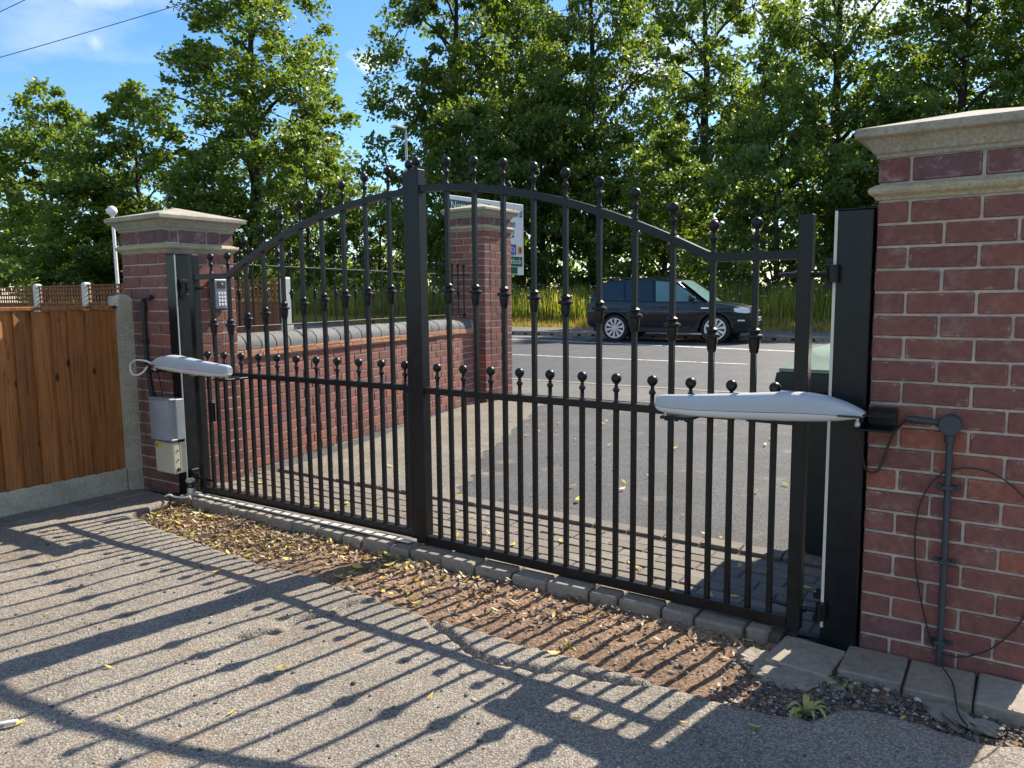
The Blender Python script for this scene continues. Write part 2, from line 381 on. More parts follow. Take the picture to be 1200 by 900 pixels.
asphalt('drive_asphalt', (0.185, 0.164, 0.138), (0.285, 0.252, 0.207), (0.40, 0.36, 0.305), cell=140.0, stain_amt=0.55, bs=0.55)
asphalt('apron_asphalt', (0.062, 0.063, 0.067), (0.092, 0.093, 0.097), (0.15, 0.15, 0.15), cell=110.0, stain=(0.21, 0.19, 0.155), stain_amt=0.8, rough=0.8, bs=0.5)
asphalt('dusty_asphalt', (0.15, 0.135, 0.11), (0.22, 0.2, 0.165), (0.32, 0.29, 0.24), cell=110.0, stain=(0.30, 0.26, 0.19), stain_amt=0.6, rough=0.9, bs=0.4)
asphalt('path_asphalt', (0.11, 0.108, 0.105), (0.16, 0.155, 0.148), (0.25, 0.24, 0.225), cell=90.0, stain=(0.26, 0.24, 0.2), stain_amt=0.5, bs=0.4)
asphalt('road_asphalt', (0.05, 0.053, 0.06), (0.078, 0.081, 0.089), (0.13, 0.133, 0.14), cell=80.0, stain=(0.15, 0.148, 0.142), stain_amt=0.6, rough=0.72, bs=0.3)
asphalt('soil', (0.18, 0.11, 0.066), (0.255, 0.165, 0.108), (0.35, 0.245, 0.175), cell=90.0, stain=(0.30, 0.175, 0.10), stain_amt=0.6, bs=0.5, rough=0.95, big=0.9)

def grass_ground():
    m, n, l, b = new_mat('turf')
    p = wpos(n)
    nz = N(n, 'ShaderNodeTexNoise', Scale=1.1, Detail=10.0, Roughness=0.75); l.new(p, nz.inputs['Vector'])
    r = ramp(n, [(0.3, (0.035, 0.05, 0.014)), (0.55, (0.06, 0.075, 0.022)), (0.75, (0.12, 0.10, 0.045))]); l.new(nz.outputs['Fac'], r.inputs['Fac'])
    l.new(r.outputs['Color'], b.inputs['Base Color']); b.inputs['Roughness'].default_value = 1.0
    n2 = N(n, 'ShaderNodeTexNoise', Scale=30.0, Detail=4.0); l.new(p, n2.inputs['Vector'])
    bump(n, l, n2.outputs['Fac'], 0.8, 0.03, b)
    MATS['turf'] = m
grass_ground()
def road_line():
    m, n, l, b = new_mat('road_line')
    p = wpos(n)
    nz = N(n, 'ShaderNodeTexNoise', Scale=9.0, Detail=9.0, Roughness=0.8); l.new(p, nz.inputs['Vector'])
    r = ramp(n, [(0.38, (0.14, 0.14, 0.145)), (0.52, (0.60, 0.60, 0.58))]); l.new(nz.outputs['Fac'], r.inputs['Fac'])
    l.new(r.outputs['Color'], b.inputs['Base Color']); b.inputs['Roughness'].default_value = 0.7
    MATS['road_line'] = m
road_line()
def leaf_mat(name, stops, transl=0.45, tcol=None, patch=0.25, rough=0.5):
    m, n, l, b = new_mat(name)
    ge = n.new('ShaderNodeNewGeometry')
    r = ramp(n, stops); l.new(ge.outputs['Random Per Island'], r.inputs['Fac'])
    nz = N(n, 'ShaderNodeTexNoise', Scale=patch, Detail=5.0, Roughness=0.6); l.new(ge.outputs['Position'], nz.inputs['Vector'])
    r2 = ramp(n, [(0.3, (0.72, 0.8, 0.78)), (0.7, (1.3, 1.18, 0.95))]); l.new(nz.outputs['Fac'], r2.inputs['Fac'])
    c = mixc(n, l, 1.0, r.outputs['Color'], r2.outputs['Color'], 'MULTIPLY')
    l.new(c, b.inputs['Base Color'])
    b.inputs['Roughness'].default_value = rough
    b.inputs['Specular IOR Level'].default_value = 0.5
    t = n.new('ShaderNodeBsdfTranslucent')
    tc = mixc(n, l, 1.0, c, tcol or (1.9, 1.75, 0.8), 'MULTIPLY')
    l.new(tc, t.inputs['Color'])
    mx = n.new('ShaderNodeMixShader'); mx.inputs['Fac'].default_value = transl
    out = n['Material Output']
    l.new(b.outputs['BSDF'], mx.inputs[1]); l.new(t.outputs['BSDF'], mx.inputs[2]); l.new(mx.outputs['Shader'], out.inputs['Surface'])
    MATS[name] = m
leaf_mat('tree_leaf', [(0.0, (0.062, 0.112, 0.030)), (0.5, (0.092, 0.150, 0.038)), (0.85, (0.122, 0.180, 0.044)), (1.0, (0.15, 0.21, 0.052))], transl=0.52, tcol=(2.1, 1.9, 0.7), rough=0.42)
leaf_mat('meadow_grass', [(0.0, (0.09, 0.13, 0.02)), (0.5, (0.15, 0.19, 0.03)), (0.8, (0.23, 0.25, 0.05)), (1.0, (0.36, 0.34, 0.15))], transl=0.55, patch=0.6)
leaf_mat('dry_grass', [(0.0, (0.24, 0.19, 0.07)), (0.5, (0.36, 0.28, 0.10)), (1.0, (0.20, 0.20, 0.06))], transl=0.4, patch=0.7)
leaf_mat('flower_white', [(0.0, (0.55, 0.56, 0.46)), (1.0, (0.72, 0.72, 0.66))], transl=0.4, tcol=(1, 1, 1))
leaf_mat('litter_leaf', [(0.0, (0.14, 0.08, 0.05)), (0.22, (0.27, 0.185, 0.13)), (0.55, (0.47, 0.39, 0.31)), (0.75, (0.20, 0.11, 0.065)), (0.92, (0.38, 0.27, 0.12)), (1.0, (0.48, 0.36, 0.06))], transl=0.2, tcol=(1.1, 1.0, 0.7), patch=3.0)
leaf_mat('yellow_leaf', [(0.0, (0.55, 0.38, 0.05)), (0.5, (0.60, 0.50, 0.14)), (1.0, (0.40, 0.44, 0.08))], transl=0.25, tcol=(1.1, 1.0, 0.7), patch=9.0)
leaf_mat('weed_leaf', [(0.0, (0.34, 0.36, 0.10)), (0.5, (0.45, 0.44, 0.16)), (1.0, (0.28, 0.34, 0.08))], transl=0.3, tcol=(1.2, 1.1, 0.7), patch=9.0)
def stones_mat():
    m, n, l, b = new_mat('loose_stone')
    ge = n.new('ShaderNodeNewGeometry')
    r = ramp(n, [(0.0, (0.05, 0.046, 0.042)), (0.45, (0.10, 0.094, 0.086)), (0.75, (0.19, 0.17, 0.145)), (0.92, (0.34, 0.30, 0.25)), (1.0, (0.55, 0.52, 0.47))])
    l.new(ge.outputs['Random Per Island'], r.inputs['Fac']); l.new(r.outputs['Color'], b.inputs['Base Color'])
    b.inputs['Roughness'].default_value = 0.85
    n2 = N(n, 'ShaderNodeTexNoise', Scale=250.0, Detail=3.0); l.new(ge.outputs['Position'], n2.inputs['Vector'])
    bump(n, l, n2.outputs['Fac'], 0.4, 0.003, b)
    MATS['loose_stone'] = m
stones_mat()

# ------------------------------------------------------------------ mesh helpers
class MB:
    def __init__(s): s.v = []; s.f = []
    def add(s, vs, fs):
        o = len(s.v); s.v += [tuple(p) for p in vs]; s.f += [tuple(i + o for i in f) for f in fs]; return s
    def box(s, x0, x1, y0, y1, z0, z1, b=0.0):
        if b <= 0:
            vs = [(x, y, z) for z in (z0, z1) for y in (y0, y1) for x in (x0, x1)]
            return s.add(vs, [(0, 2, 3, 1), (4, 5, 7, 6), (0, 1, 5, 4), (2, 6, 7, 3), (0, 4, 6, 2), (1, 3, 7, 5)])
        X, Y, Z = (x0, x1), (y0, y1), (z0, z1)
        vs = []; idx = {}
        for i in (0, 1):
            for j in (0, 1):
                for k in (0, 1):
                    sx, sy, sz = (b if i == 0 else -b), (b if j == 0 else -b), (b if k == 0 else -b)
                    for a, d in enumerate(((0, sy, sz), (sx, 0, sz), (sx, sy, 0))):
                        idx[i, j, k, a] = len(vs); vs.append((X[i] + d[0], Y[j] + d[1], Z[k] + d[2]))
        fs = []
        for i in (0, 1):
            q = [idx[i, 0, 0, 0], idx[i, 1, 0, 0], idx[i, 1, 1, 0], idx[i, 0, 1, 0]]; fs.append(q if i else q[::-1])
            q = [idx[0, i, 0, 1], idx[1, i, 0, 1], idx[1, i, 1, 1], idx[0, i, 1, 1]]; fs.append(q[::-1] if i else q)
            q = [idx[0, 0, i, 2], idx[1, 0, i, 2], idx[1, 1, i, 2], idx[0, 1, i, 2]]; fs.append(q if i else q[::-1])
        for i in (0, 1):
            for j in (0, 1):
                fs.append([idx[i, j, 0, 0], idx[i, j, 1, 0], idx[i, j, 1, 1], idx[i, j, 0, 1]])
                fs.append([idx[i, 0, j, 0], idx[i, 1, j, 0], idx[i, 1, j, 2], idx[i, 0, j, 2]])
                fs.append([idx[0, i, j, 1], idx[1, i, j, 1], idx[1, i, j, 2], idx[0, i, j, 2]])
                for k in (0, 1): fs.append([idx[i, j, k, 0], idx[i, j, k, 1], idx[i, j, k, 2]])
        return s.add(vs, fs)
    def tube(s, pts, r, n=8, caps=True):
        pts = [Vector(p) for p in pts]; m = len(pts)
        rs = r if isinstance(r, (list, tuple)) else [r] * m
        t0 = (pts[1] - pts[0]).normalized()
        ref = Vector((0, 0, 1)) if abs(t0.z) < 0.9 else Vector((1, 0, 0))
        nx = t0.cross(ref).normalized()
        vs = []
        for i, p in enumerate(pts):
            t = (pts[min(i + 1, m - 1)] - pts[max(i - 1, 0)]).normalized()
            nx = (nx - t * nx.dot(t)).normalized(); ny = t.cross(nx)
            for k in range(n):
                a = 2 * math.pi * k / n
                vs.append(p + (nx * math.cos(a) + ny * math.sin(a)) * rs[i])
        fs = [(i * n + k, i * n + (k + 1) % n, (i + 1) * n + (k + 1) % n, (i + 1) * n + k) for i in range(m - 1) for k in range(n)]
        if caps: fs += [tuple(range(n))[::-1], tuple((m - 1) * n + k for k in range(n))]
        return s.add(vs, fs)
    def lathe(s, prof, n=14, c=(0, 0, 0), axis='z'):
        vs = []
        for r, h in prof:
            for k in range(n):
                a = 2 * math.pi * k / n
                x, y, z = r * math.cos(a), r * math.sin(a), h
                if axis == 'y': x, y, z = x, h, y
                if axis == 'x': x, y, z = h, x, y
                vs.append((c[0] + x, c[1] + y, c[2] + z))
        m = len(prof)
        fs = [(i * n + k, i * n + (k + 1) % n, (i + 1) * n + (k + 1) % n, (i + 1) * n + k) for i in range(m - 1) for k in range(n)]
        fs += [tuple(range(n))[::-1], tuple((m - 1) * n + k for k in range(n))]
        if axis == 'y': fs = [f[::-1] for f in fs]
        return s.add(vs, fs)
    def prism(s, poly, a0, a1, axis='y'):
        """polygon in the two other axes, extruded along one axis"""
        def P(p, a): return {'y': (p[0], a, p[1]), 'z': (p[0], p[1], a), 'x': (a, p[0], p[1])}[axis]
        n = len(poly)
        vs = [P(p, a0) for p in poly] + [P(p, a1) for p in poly]
        fs = [tuple(range(n)), tuple(range(n, 2 * n))[::-1]] + [(i, i + n, (i + 1) % n + n, (i + 1) % n) for i in range(n)]
        return s.add(vs, fs)
    def loft(s, rings, caps=True, closed=True):
        n = len(rings[0]); vs = [p for r in rings for p in r]; m = len(rings)
        kk = n if closed else n - 1
        fs = [(i * n + k, i * n + (k + 1) % n, (i + 1) * n + (k + 1) % n, (i + 1) * n + k) for i in range(m - 1) for k in range(kk)]
        if caps and closed: fs += [tuple(range(n))[::-1], tuple((m - 1) * n + k for k in range(n))]
        return s.add(vs, fs)
    def mesh(s, name, mat, smooth=False, angle=38, fix=True):
        me = bpy.data.meshes.new(name)
        me.from_pydata(s.v, [], s.f)
        if fix:
            bm = bmesh.new(); bm.from_mesh(me); bmesh.ops.recalc_face_normals(bm, faces=bm.faces); bm.to_mesh(me); bm.free()
        if mat: me.materials.append(MATS[mat])
        if smooth:
            me.polygons.foreach_set('use_smooth', [True] * len(me.polygons))
            me.set_sharp_from_angle(angle=math.radians(angle))
        me.update()
        return me
    def build(s, name, mat, parent=None, smooth=False, angle=38, fix=True, loc=None, rot=None):
        return link(name, s.mesh(name, mat, smooth, angle, fix), parent, loc, rot)
def link(name, me, parent=None, loc=None, rot=None):
    o = bpy.data.objects.new(name, me); COL.objects.link(o)
    if parent: o.parent = parent
    if loc: o.location = loc
    if rot: o.rotation_euler = rot
    return o
def np_mesh(name, verts, faces, mat, smooth=False):
    """verts (n,3), faces (m,k) arrays"""
    me = bpy.data.meshes.new(name)
    k = faces.shape[1]
    me.vertices.add(len(verts)); me.vertices.foreach_set('co', verts.astype(np.float32).ravel())
    me.loops.add(faces.size); me.loops.foreach_set('vertex_index', faces.astype(np.int32).ravel())
    me.polygons.add(len(faces)); me.polygons.foreach_set('loop_start', np.arange(0, faces.size, k, dtype=np.int32))
    me.update(calc_edges=True)
    if smooth: me.polygons.foreach_set('use_smooth', np.ones(len(faces), bool))
    me.materials.append(MATS[mat]); me.update()
    return me
def tag(o, label=None, cat=None, group=None, kind=None):
    if label: o['label'] = label
    if cat: o['category'] = cat
    if group: o['group'] = group
    if kind: o['kind'] = kind
    return o
def thing(name, label, cat, u=0, v=0, z=0, rot=ANG, group=None, world=None):
    o = bpy.data.objects.new(name, None); COL.objects.link(o)
    o.empty_display_size = 0.1
    o.location = world if world else W(u, v, z); o.rotation_euler = (0, 0, rot)
    return tag(o, label, cat, group)
def struct(name, me, parent=None):
    o = link(name, me, parent)
    if not parent: o['kind'] = 'structure'
    return o

# ------------------------------------------------------------------ noise helpers (numpy)
def vnoise(x, y, s, seed):
    """smooth value noise on arrays"""
    r = np.random.default_rng(seed).random((256, 256))
    xs, ys = x * s + 91.3, y * s + 57.7
    xi, yi = np.floor(xs).astype(int), np.floor(ys).astype(int)
    fx, fy = xs - xi, ys - yi
    fx, fy = fx * fx * (3 - 2 * fx), fy * fy * (3 - 2 * fy)
    g = lambda a, b: r[a % 256, b % 256]
    return (g(xi, yi) * (1 - fx) + g(xi + 1, yi) * fx) * (1 - fy) + (g(xi, yi + 1) * (1 - fx) + g(xi + 1, yi + 1) * fx) * fy
EDGE = np.array([(-9, 2.80), (-4.55, 2.80), (-4.42, 2.72), (-4.33, 2.40), (-3.6, 2.31), (-3.0, 2.26), (-2.63, 2.28), (-2.18, 2.26), (-1.89, 2.225), (-1.72, 2.25), (-1.22, 2.23), (-0.69, 2.23), (-0.47, 2.255), (-0.42, 2.37), (-0.32, 2.43), (-0.07, 2.42), (0.05, 2.45), (3.0, 2.5)])
CRACKS = [np.array([(-2.25, 2.03), (-2.28, 2.14), (-2.17, 2.26)]),
          np.array([(-1.93, 2.24), (-1.86, 2.18), (-1.79, 2.165), (-1.66, 2.11), (-1.56, 2.065), (-1.46, 2.06), (-1.39, 2.08), (-1.30, 2.085), (-1.24, 2.14), (-1.12, 2.15), (-1.02, 2.17), (-0.93, 2.23)]),
          np.array([(-2.25, 2.03), (-2.33, 1.92), (-2.30, 1.80), (-2.38, 1.70)])]
def edge_v(u):
    return np.interp(u, EDGE[:, 0], EDGE[:, 1]) + (vnoise(u, u * 0, 9, 3) - 0.5) * 0.03 + (vnoise(u, u * 0, 40, 4) - 0.5) * 0.018
def seg_dist(u, v, P):
    d = np.full(u.shape, 9.0)
    for a, b in zip(P[:-1], P[1:]):
        ab = b - a; t = np.clip(((u - a[0]) * ab[0] + (v - a[1]) * ab[1]) / (ab @ ab), 0, 1)
        d = np.minimum(d, np.hypot(u - a[0] - t * ab[0], v - a[1] - t * ab[1]))
    return d
def grid(u0, u1, v0, v1, st):
    nu, nv = int(round((u1 - u0) / st)) + 1, int(round((v1 - v0) / st)) + 1
    U, Vv = np.meshgrid(np.linspace(u0, u1, nu), np.linspace(v0, v1, nv), indexing='ij')
    i = np.arange(nu * nv).reshape(nu, nv)
    F = np.stack([i[:-1, :-1], i[1:, :-1], i[1:, 1:], i[:-1, 1:]], -1).reshape(-1, 4)
    return U.ravel(), Vv.ravel(), F
def sheet(name, poly, z, mat, parent=None):
    me = MB().add([(u, v, z) for u, v in poly], [tuple(range(len(poly)))]).mesh(name, mat, fix=False)
    o = struct(name, me, parent)
    if not parent: o.rotation_euler = (0, 0, ANG)
    return o
def rect(u0, u1, v0, v1): return [(u0, v0), (u1, v0), (u1, v1), (u0, v1)]

# ------------------------------------------------------------------ ground, drive, road
sheet('ground', rect(-700, 700, -700, 700), -0.09, 'turf')
# inside drive: worn macadam with a broken edge and cracks, as real relief
u, v, F = grid(-4.90, 1.3, 0.55, 2.82, 0.0125)
z = (vnoise(u, v, 1.6, 21) - 0.5) * 0.016 + (vnoise(u, v, 7, 22) - 0.5) * 0.006 + (vnoise(u, v, 45, 23) - 0.5) * 0.003
ce = (vnoise(u, v, 22, 24) - 0.5) * 0.035
for C in CRACKS:
    d = seg_dist(u + ce, v + ce[::-1] * 0, C)
    z -= 0.034 * np.clip(1.25 - d / 0.017, 0, 1)
ev = edge_v(u)
z -= 0.012 * np.clip(1 - (ev - v) / 0.03, 0, 1)
keep = v < ev
Fk = F[keep[F].all(1)]
me = np_mesh('driveway', np.stack([u, v, z], 1), Fk, 'drive_asphalt', smooth=True)
bm = bmesh.new(); bm.from_mesh(me)
bmesh.ops.delete(bm, geom=[x for x in bm.verts if not x.link_faces], context='VERTS')
ed = [e for e in bm.edges if e.is_boundary]
ex = bmesh.ops.extrude_edge_only(bm, edges=ed)['geom']
for x in ex:
    if isinstance(x, bmesh.types.BMVert): x.co.z -= 0.05
bm.to_mesh(me); bm.free()
o = struct('driveway', me); o.rotation_euler = (0, 0, ANG)
sheet('driveway_rear', rect(-4.90, 5.0, -6, 0.552), -0.004, 'drive_asphalt')
sheet('driveway_side', rect(1.299, 5.0, 0.551, 2.9), -0.005, 'drive_asphalt')
# bare soil strip along the threshold
u, v, F = grid(-4.7, 1.4, 1.95, 2.88, 0.015)
zs = -0.034 + (vnoise(u, v, 3, 31) - 0.5) * 0.026 + (vnoise(u, v, 14, 32) - 0.5) * 0.014 + (vnoise(u, v, 50, 33) - 0.5) * 0.008
o = struct('soil', np_mesh('soil', np.stack([u, v, zs], 1), F, 'soil', smooth=True)); o.rotation_euler = (0, 0, ANG)
def soil_z(uu, vv):
    uu, vv = np.atleast_1d(uu), np.atleast_1d(vv)
    return -0.034 + (vnoise(uu, vv, 3, 31) - 0.5) * 0.026 + (vnoise(uu, vv, 14, 32) - 0.5) * 0.014 + (vnoise(uu, vv, 50, 33) - 0.5) * 0.008
def drive_z(uu, vv):
    uu, vv = np.atleast_1d(uu), np.atleast_1d(vv)
    return (vnoise(uu, vv, 1.6, 21) - 0.5) * 0.016 + (vnoise(uu, vv, 7, 22) - 0.5) * 0.006 + (vnoise(uu, vv, 45, 23) - 0.5) * 0.003
# outside: apron, footpath, road, far path
sheet('driveway_apron', [(-5.6, 2.84), (1.6, 2.84), (1.6, 8.3), (-5.6, 8.3)], -0.012, 'apron_asphalt')
mg = [(-4.55, 3.70), (-3.0, 3.70), (-3.15, 4.2), (-3.5, 4.7), (-3.75, 5.3), (-4.0, 6.0), (-4.35, 6.8), (-4.7, 7.6), (-5.2, 8.26), (-5.6, 8.26), (-5.45, 7.3)]
poly = []
for (a, b), (c, d) in zip(mg, mg[1:] + mg[:1]):
    for k in range(8):
        q = k / 8; poly.append((a + (c - a) * q + random.uniform(-.04, .04), b + (d - b) * q + random.uniform(-.03, .03)))
sheet('drive_margin', poly, -0.008, 'dusty_asphalt')
sheet('footpath', rect(-60, 30, 8.25, 9.72), -0.004, 'path_asphalt')
sheet('road', rect(-200, 120, 9.70, 21.25), -0.03, 'road_asphalt')
sheet('far_footpath', rect(-200, 120, 21.32, 24.7), 0.075, 'path_asphalt')
sheet('road_marking', rect(-10.6, -4.25, 13.93, 14.03), -0.026, 'road_line')
sheet('road_marking', rect(-1.6, 1.6, 13.93, 14.03), -0.026, 'road_line')
sheet('road_marking', rect(-17.5, -13.0, 13.93, 14.03), -0.026, 'road_line')
sheet('road_marking', [(-14.5, 19.25), (-9.3, 18.30), (-5.4, 17.62), (-3.2, 17.35), (-3.2, 17.50), (-5.4, 17.82), (-9.3, 18.50), (-14.5, 19.42)], -0.026, 'road_line')
sheet('road_marking', rect(-30, -11.5, 20.30, 20.44), -0.026, 'road_line')
for uu in np.arange(-24, 16, 0.9):
    MB().box(uu, uu + 0.892, 9.60, 9.73, -0.12, 0.0 + 0.004 * random.random(), 0.006).build('kerb_stone', 'kerb_stone', bpy.data.objects['footpath'])
# combined kerb-drain blocks along the far side, each with its dark inlet
far = bpy.data.objects['far_footpath']
kb = MB().box(0, 0.494, 0, 0.13, -0.14, 0.105, 0.012).mesh('kerb_stone', 'kerb_stone')
kh = MB().box(0.19, 0.31, -0.004, 0.03, -0.016, 0.050).mesh('drain_slot', 'lens_black')
for i in range(64):
    k = link('kerb_stone', kb, far, loc=(-26 + i * 0.5, 21.20, 0))
    link('drain_slot', kh, k)
# bank behind the far path
u, v, F = grid(-110, 40, 24.6, 60, 0.6)
zb = 0.06 + 0.75 * np.clip((v - 25.2) / 3.2, 0, 1) ** 1.2 + (vnoise(u, v, 0.35, 41) - 0.5) * 0.25 * np.clip((v - 25) / 2, 0, 1)
o = struct('bank', np_mesh('bank', np.stack([u, v, zb], 1), F, 'turf', smooth=True)); o.rotation_euler = (0, 0, ANG)
def bank_z(uu, vv):
    uu, vv = np.atleast_1d(uu), np.atleast_1d(vv)
    return 0.06 + 0.75 * np.clip((vv - 25.2) / 3.2, 0, 1) ** 1.2 + (vnoise(uu, vv, 0.35, 41) - 0.5) * 0.25 * np.clip((vv - 25) / 2, 0, 1)

# ------------------------------------------------------------------ loose blocks: threshold, paving band, edgings
th = struct('threshold', MB().box(-4.40, -0.70, 2.765, 2.90, -0.10, 0.004).mesh('threshold', 'joint_sand')); th.rotation_euler = (0, 0, ANG)
uu = -4.40
while uu < -0.74:
    ln = random.choice([0.195, 0.2, 0.19, 0.205, 0.135])
    ln = min(ln, -0.735 - uu)
    if ln < 0.06: break
    dz = random.uniform(-0.006, 0.006)
    b = MB().box(-ln / 2 + 0.005, ln / 2 - 0.005, -0.07, 0.065, -0.09, 0.018 + dz, 0.009).build('brick', 'kerb_stone', th, loc=(uu + ln / 2, 2.815 + random.uniform(-0.006, 0.006), 0), rot=(random.uniform(-.02, .02), random.uniform(-.015, .015), random.uniform(-.02, .02)))
    uu += ln
sill = MB().box(-4.34, -2.52, 2.80, 2.835, 0.0265, 0.034, 0.002).build('gate_stop_strip', 'white_strip', th)
pave = struct('block_paving', MB().box(-4.62, -0.2, 2.87, 3.62, -0.1, -0.006).mesh('block_paving', 'joint_sand')); pave.rotation_euler = (0, 0, ANG)
pv = [MB().box(-0.0965, 0.0965, -0.0465, 0.0465, -0.05, 0.0, 0.005).mesh('paver', 'paver')]
row = 0; vv = 2.935
while vv < 3.6:
    uu = -4.52 + (0.1 if row % 2 else 0.0)
    while uu < -0.3:
        link('paver', pv[0], pave, loc=(uu, vv, random.uniform(-0.002, 0.004)), rot=(random.uniform(-.012, .012), random.uniform(-.012, .012), random.uniform(-.012, .012)))
        uu += 0.2
    vv += 0.1; row += 1
for i in range(21):
    link('edging_block', pv[0], pave, loc=(-4.42 + i * 0.2, 3.665, 0.014 + random.uniform(-.004, .004)), rot=(0.06, 0, random.uniform(-.02, .02)))
# pale block strip laid along the foot of the side wall
# edging in front of the right pillar
edg = struct('pillar_edging', MB().box(-0.66, 1.30, 2.64, 2.86, -0.10, -0.012).mesh('pillar_edging', 'joint_sand')); edg.rotation_euler = (0, 0, ANG)
uu = -0.70
for i in range(10):
    ln = 0.198 if i else 0.22
    MB().box(-ln / 2 + 0.004, ln / 2 - 0.004, -0.115, 0.105, -0.08, 0.006, 0.006).build('edging_block', 'kerb_stone', edg, loc=(uu + ln / 2, 2.735 - (0.05 if i == 0 else 0), random.uniform(-.006, .004)), rot=(random.uniform(-.02, .03), random.uniform(-.02, .02), -0.10 if i == 0 else random.uniform(-.015, .015)))
    uu += ln
rub = MB()
for (cu, cv, s) in [(-0.73, 2.60, 0.055), (-0.60, 2.53, 0.07), (-0.14, 2.57, 0.045), (-0.05, 2.555, 0.03)]:
    bm = bmesh.new(); bmesh.ops.create_icosphere(bm, subdivisions=4, radius=1)
    co = np.array([x.co[:] for x in bm.verts])
    f_ = 1 + 0.55 * (vnoise(co[:, 0] + cu * 9, co[:, 1] + co[:, 2], 1.3, 61) - .5) + 0.35 * (vnoise(co[:, 0] + co[:, 2], co[:, 1] + cu * 7, 4.0, 62) - .5) + 0.16 * (vnoise(co[:, 0] - co[:, 2], co[:, 1], 11.0, 63) - .5)
    for x, c_, k_ in zip(bm.verts, co, f_): x.co = Vector((c_[0] * s * 1.7 * k_, c_[1] * s * k_, min(c_[2], 0.62) * s * 0.5 * k_))
    me = bpy.data.meshes.new('broken_concrete'); bm.to_mesh(me); bm.free(); me.materials.append(MATS['kerb_stone'])
    link('broken_concrete', me, edg, loc=(cu, cv, -0.030), rot=(0, 0, cu * 5))
# edging row along the fence foot
fe = struct('fence_edging', MB().box(-4.87, -4.70, -2.0, 2.72, -0.1, -0.004).mesh('fence_edging', 'joint_sand')); fe.rotation_euler = (0, 0, ANG)
em = MB().box(-0.083, 0.083, -0.097, 0.097, -0.05, 0.0, 0.006).mesh('edging_block', 'paver')
for i in range(23):
    link('edging_block', em, fe, loc=(-4.785 + random.uniform(-.003, .003), 2.62 - i * 0.2, 0.010 + random.uniform(-.003, .003)), rot=(0, random.uniform(-.01, .01), random.uniform(-.015, .015)))

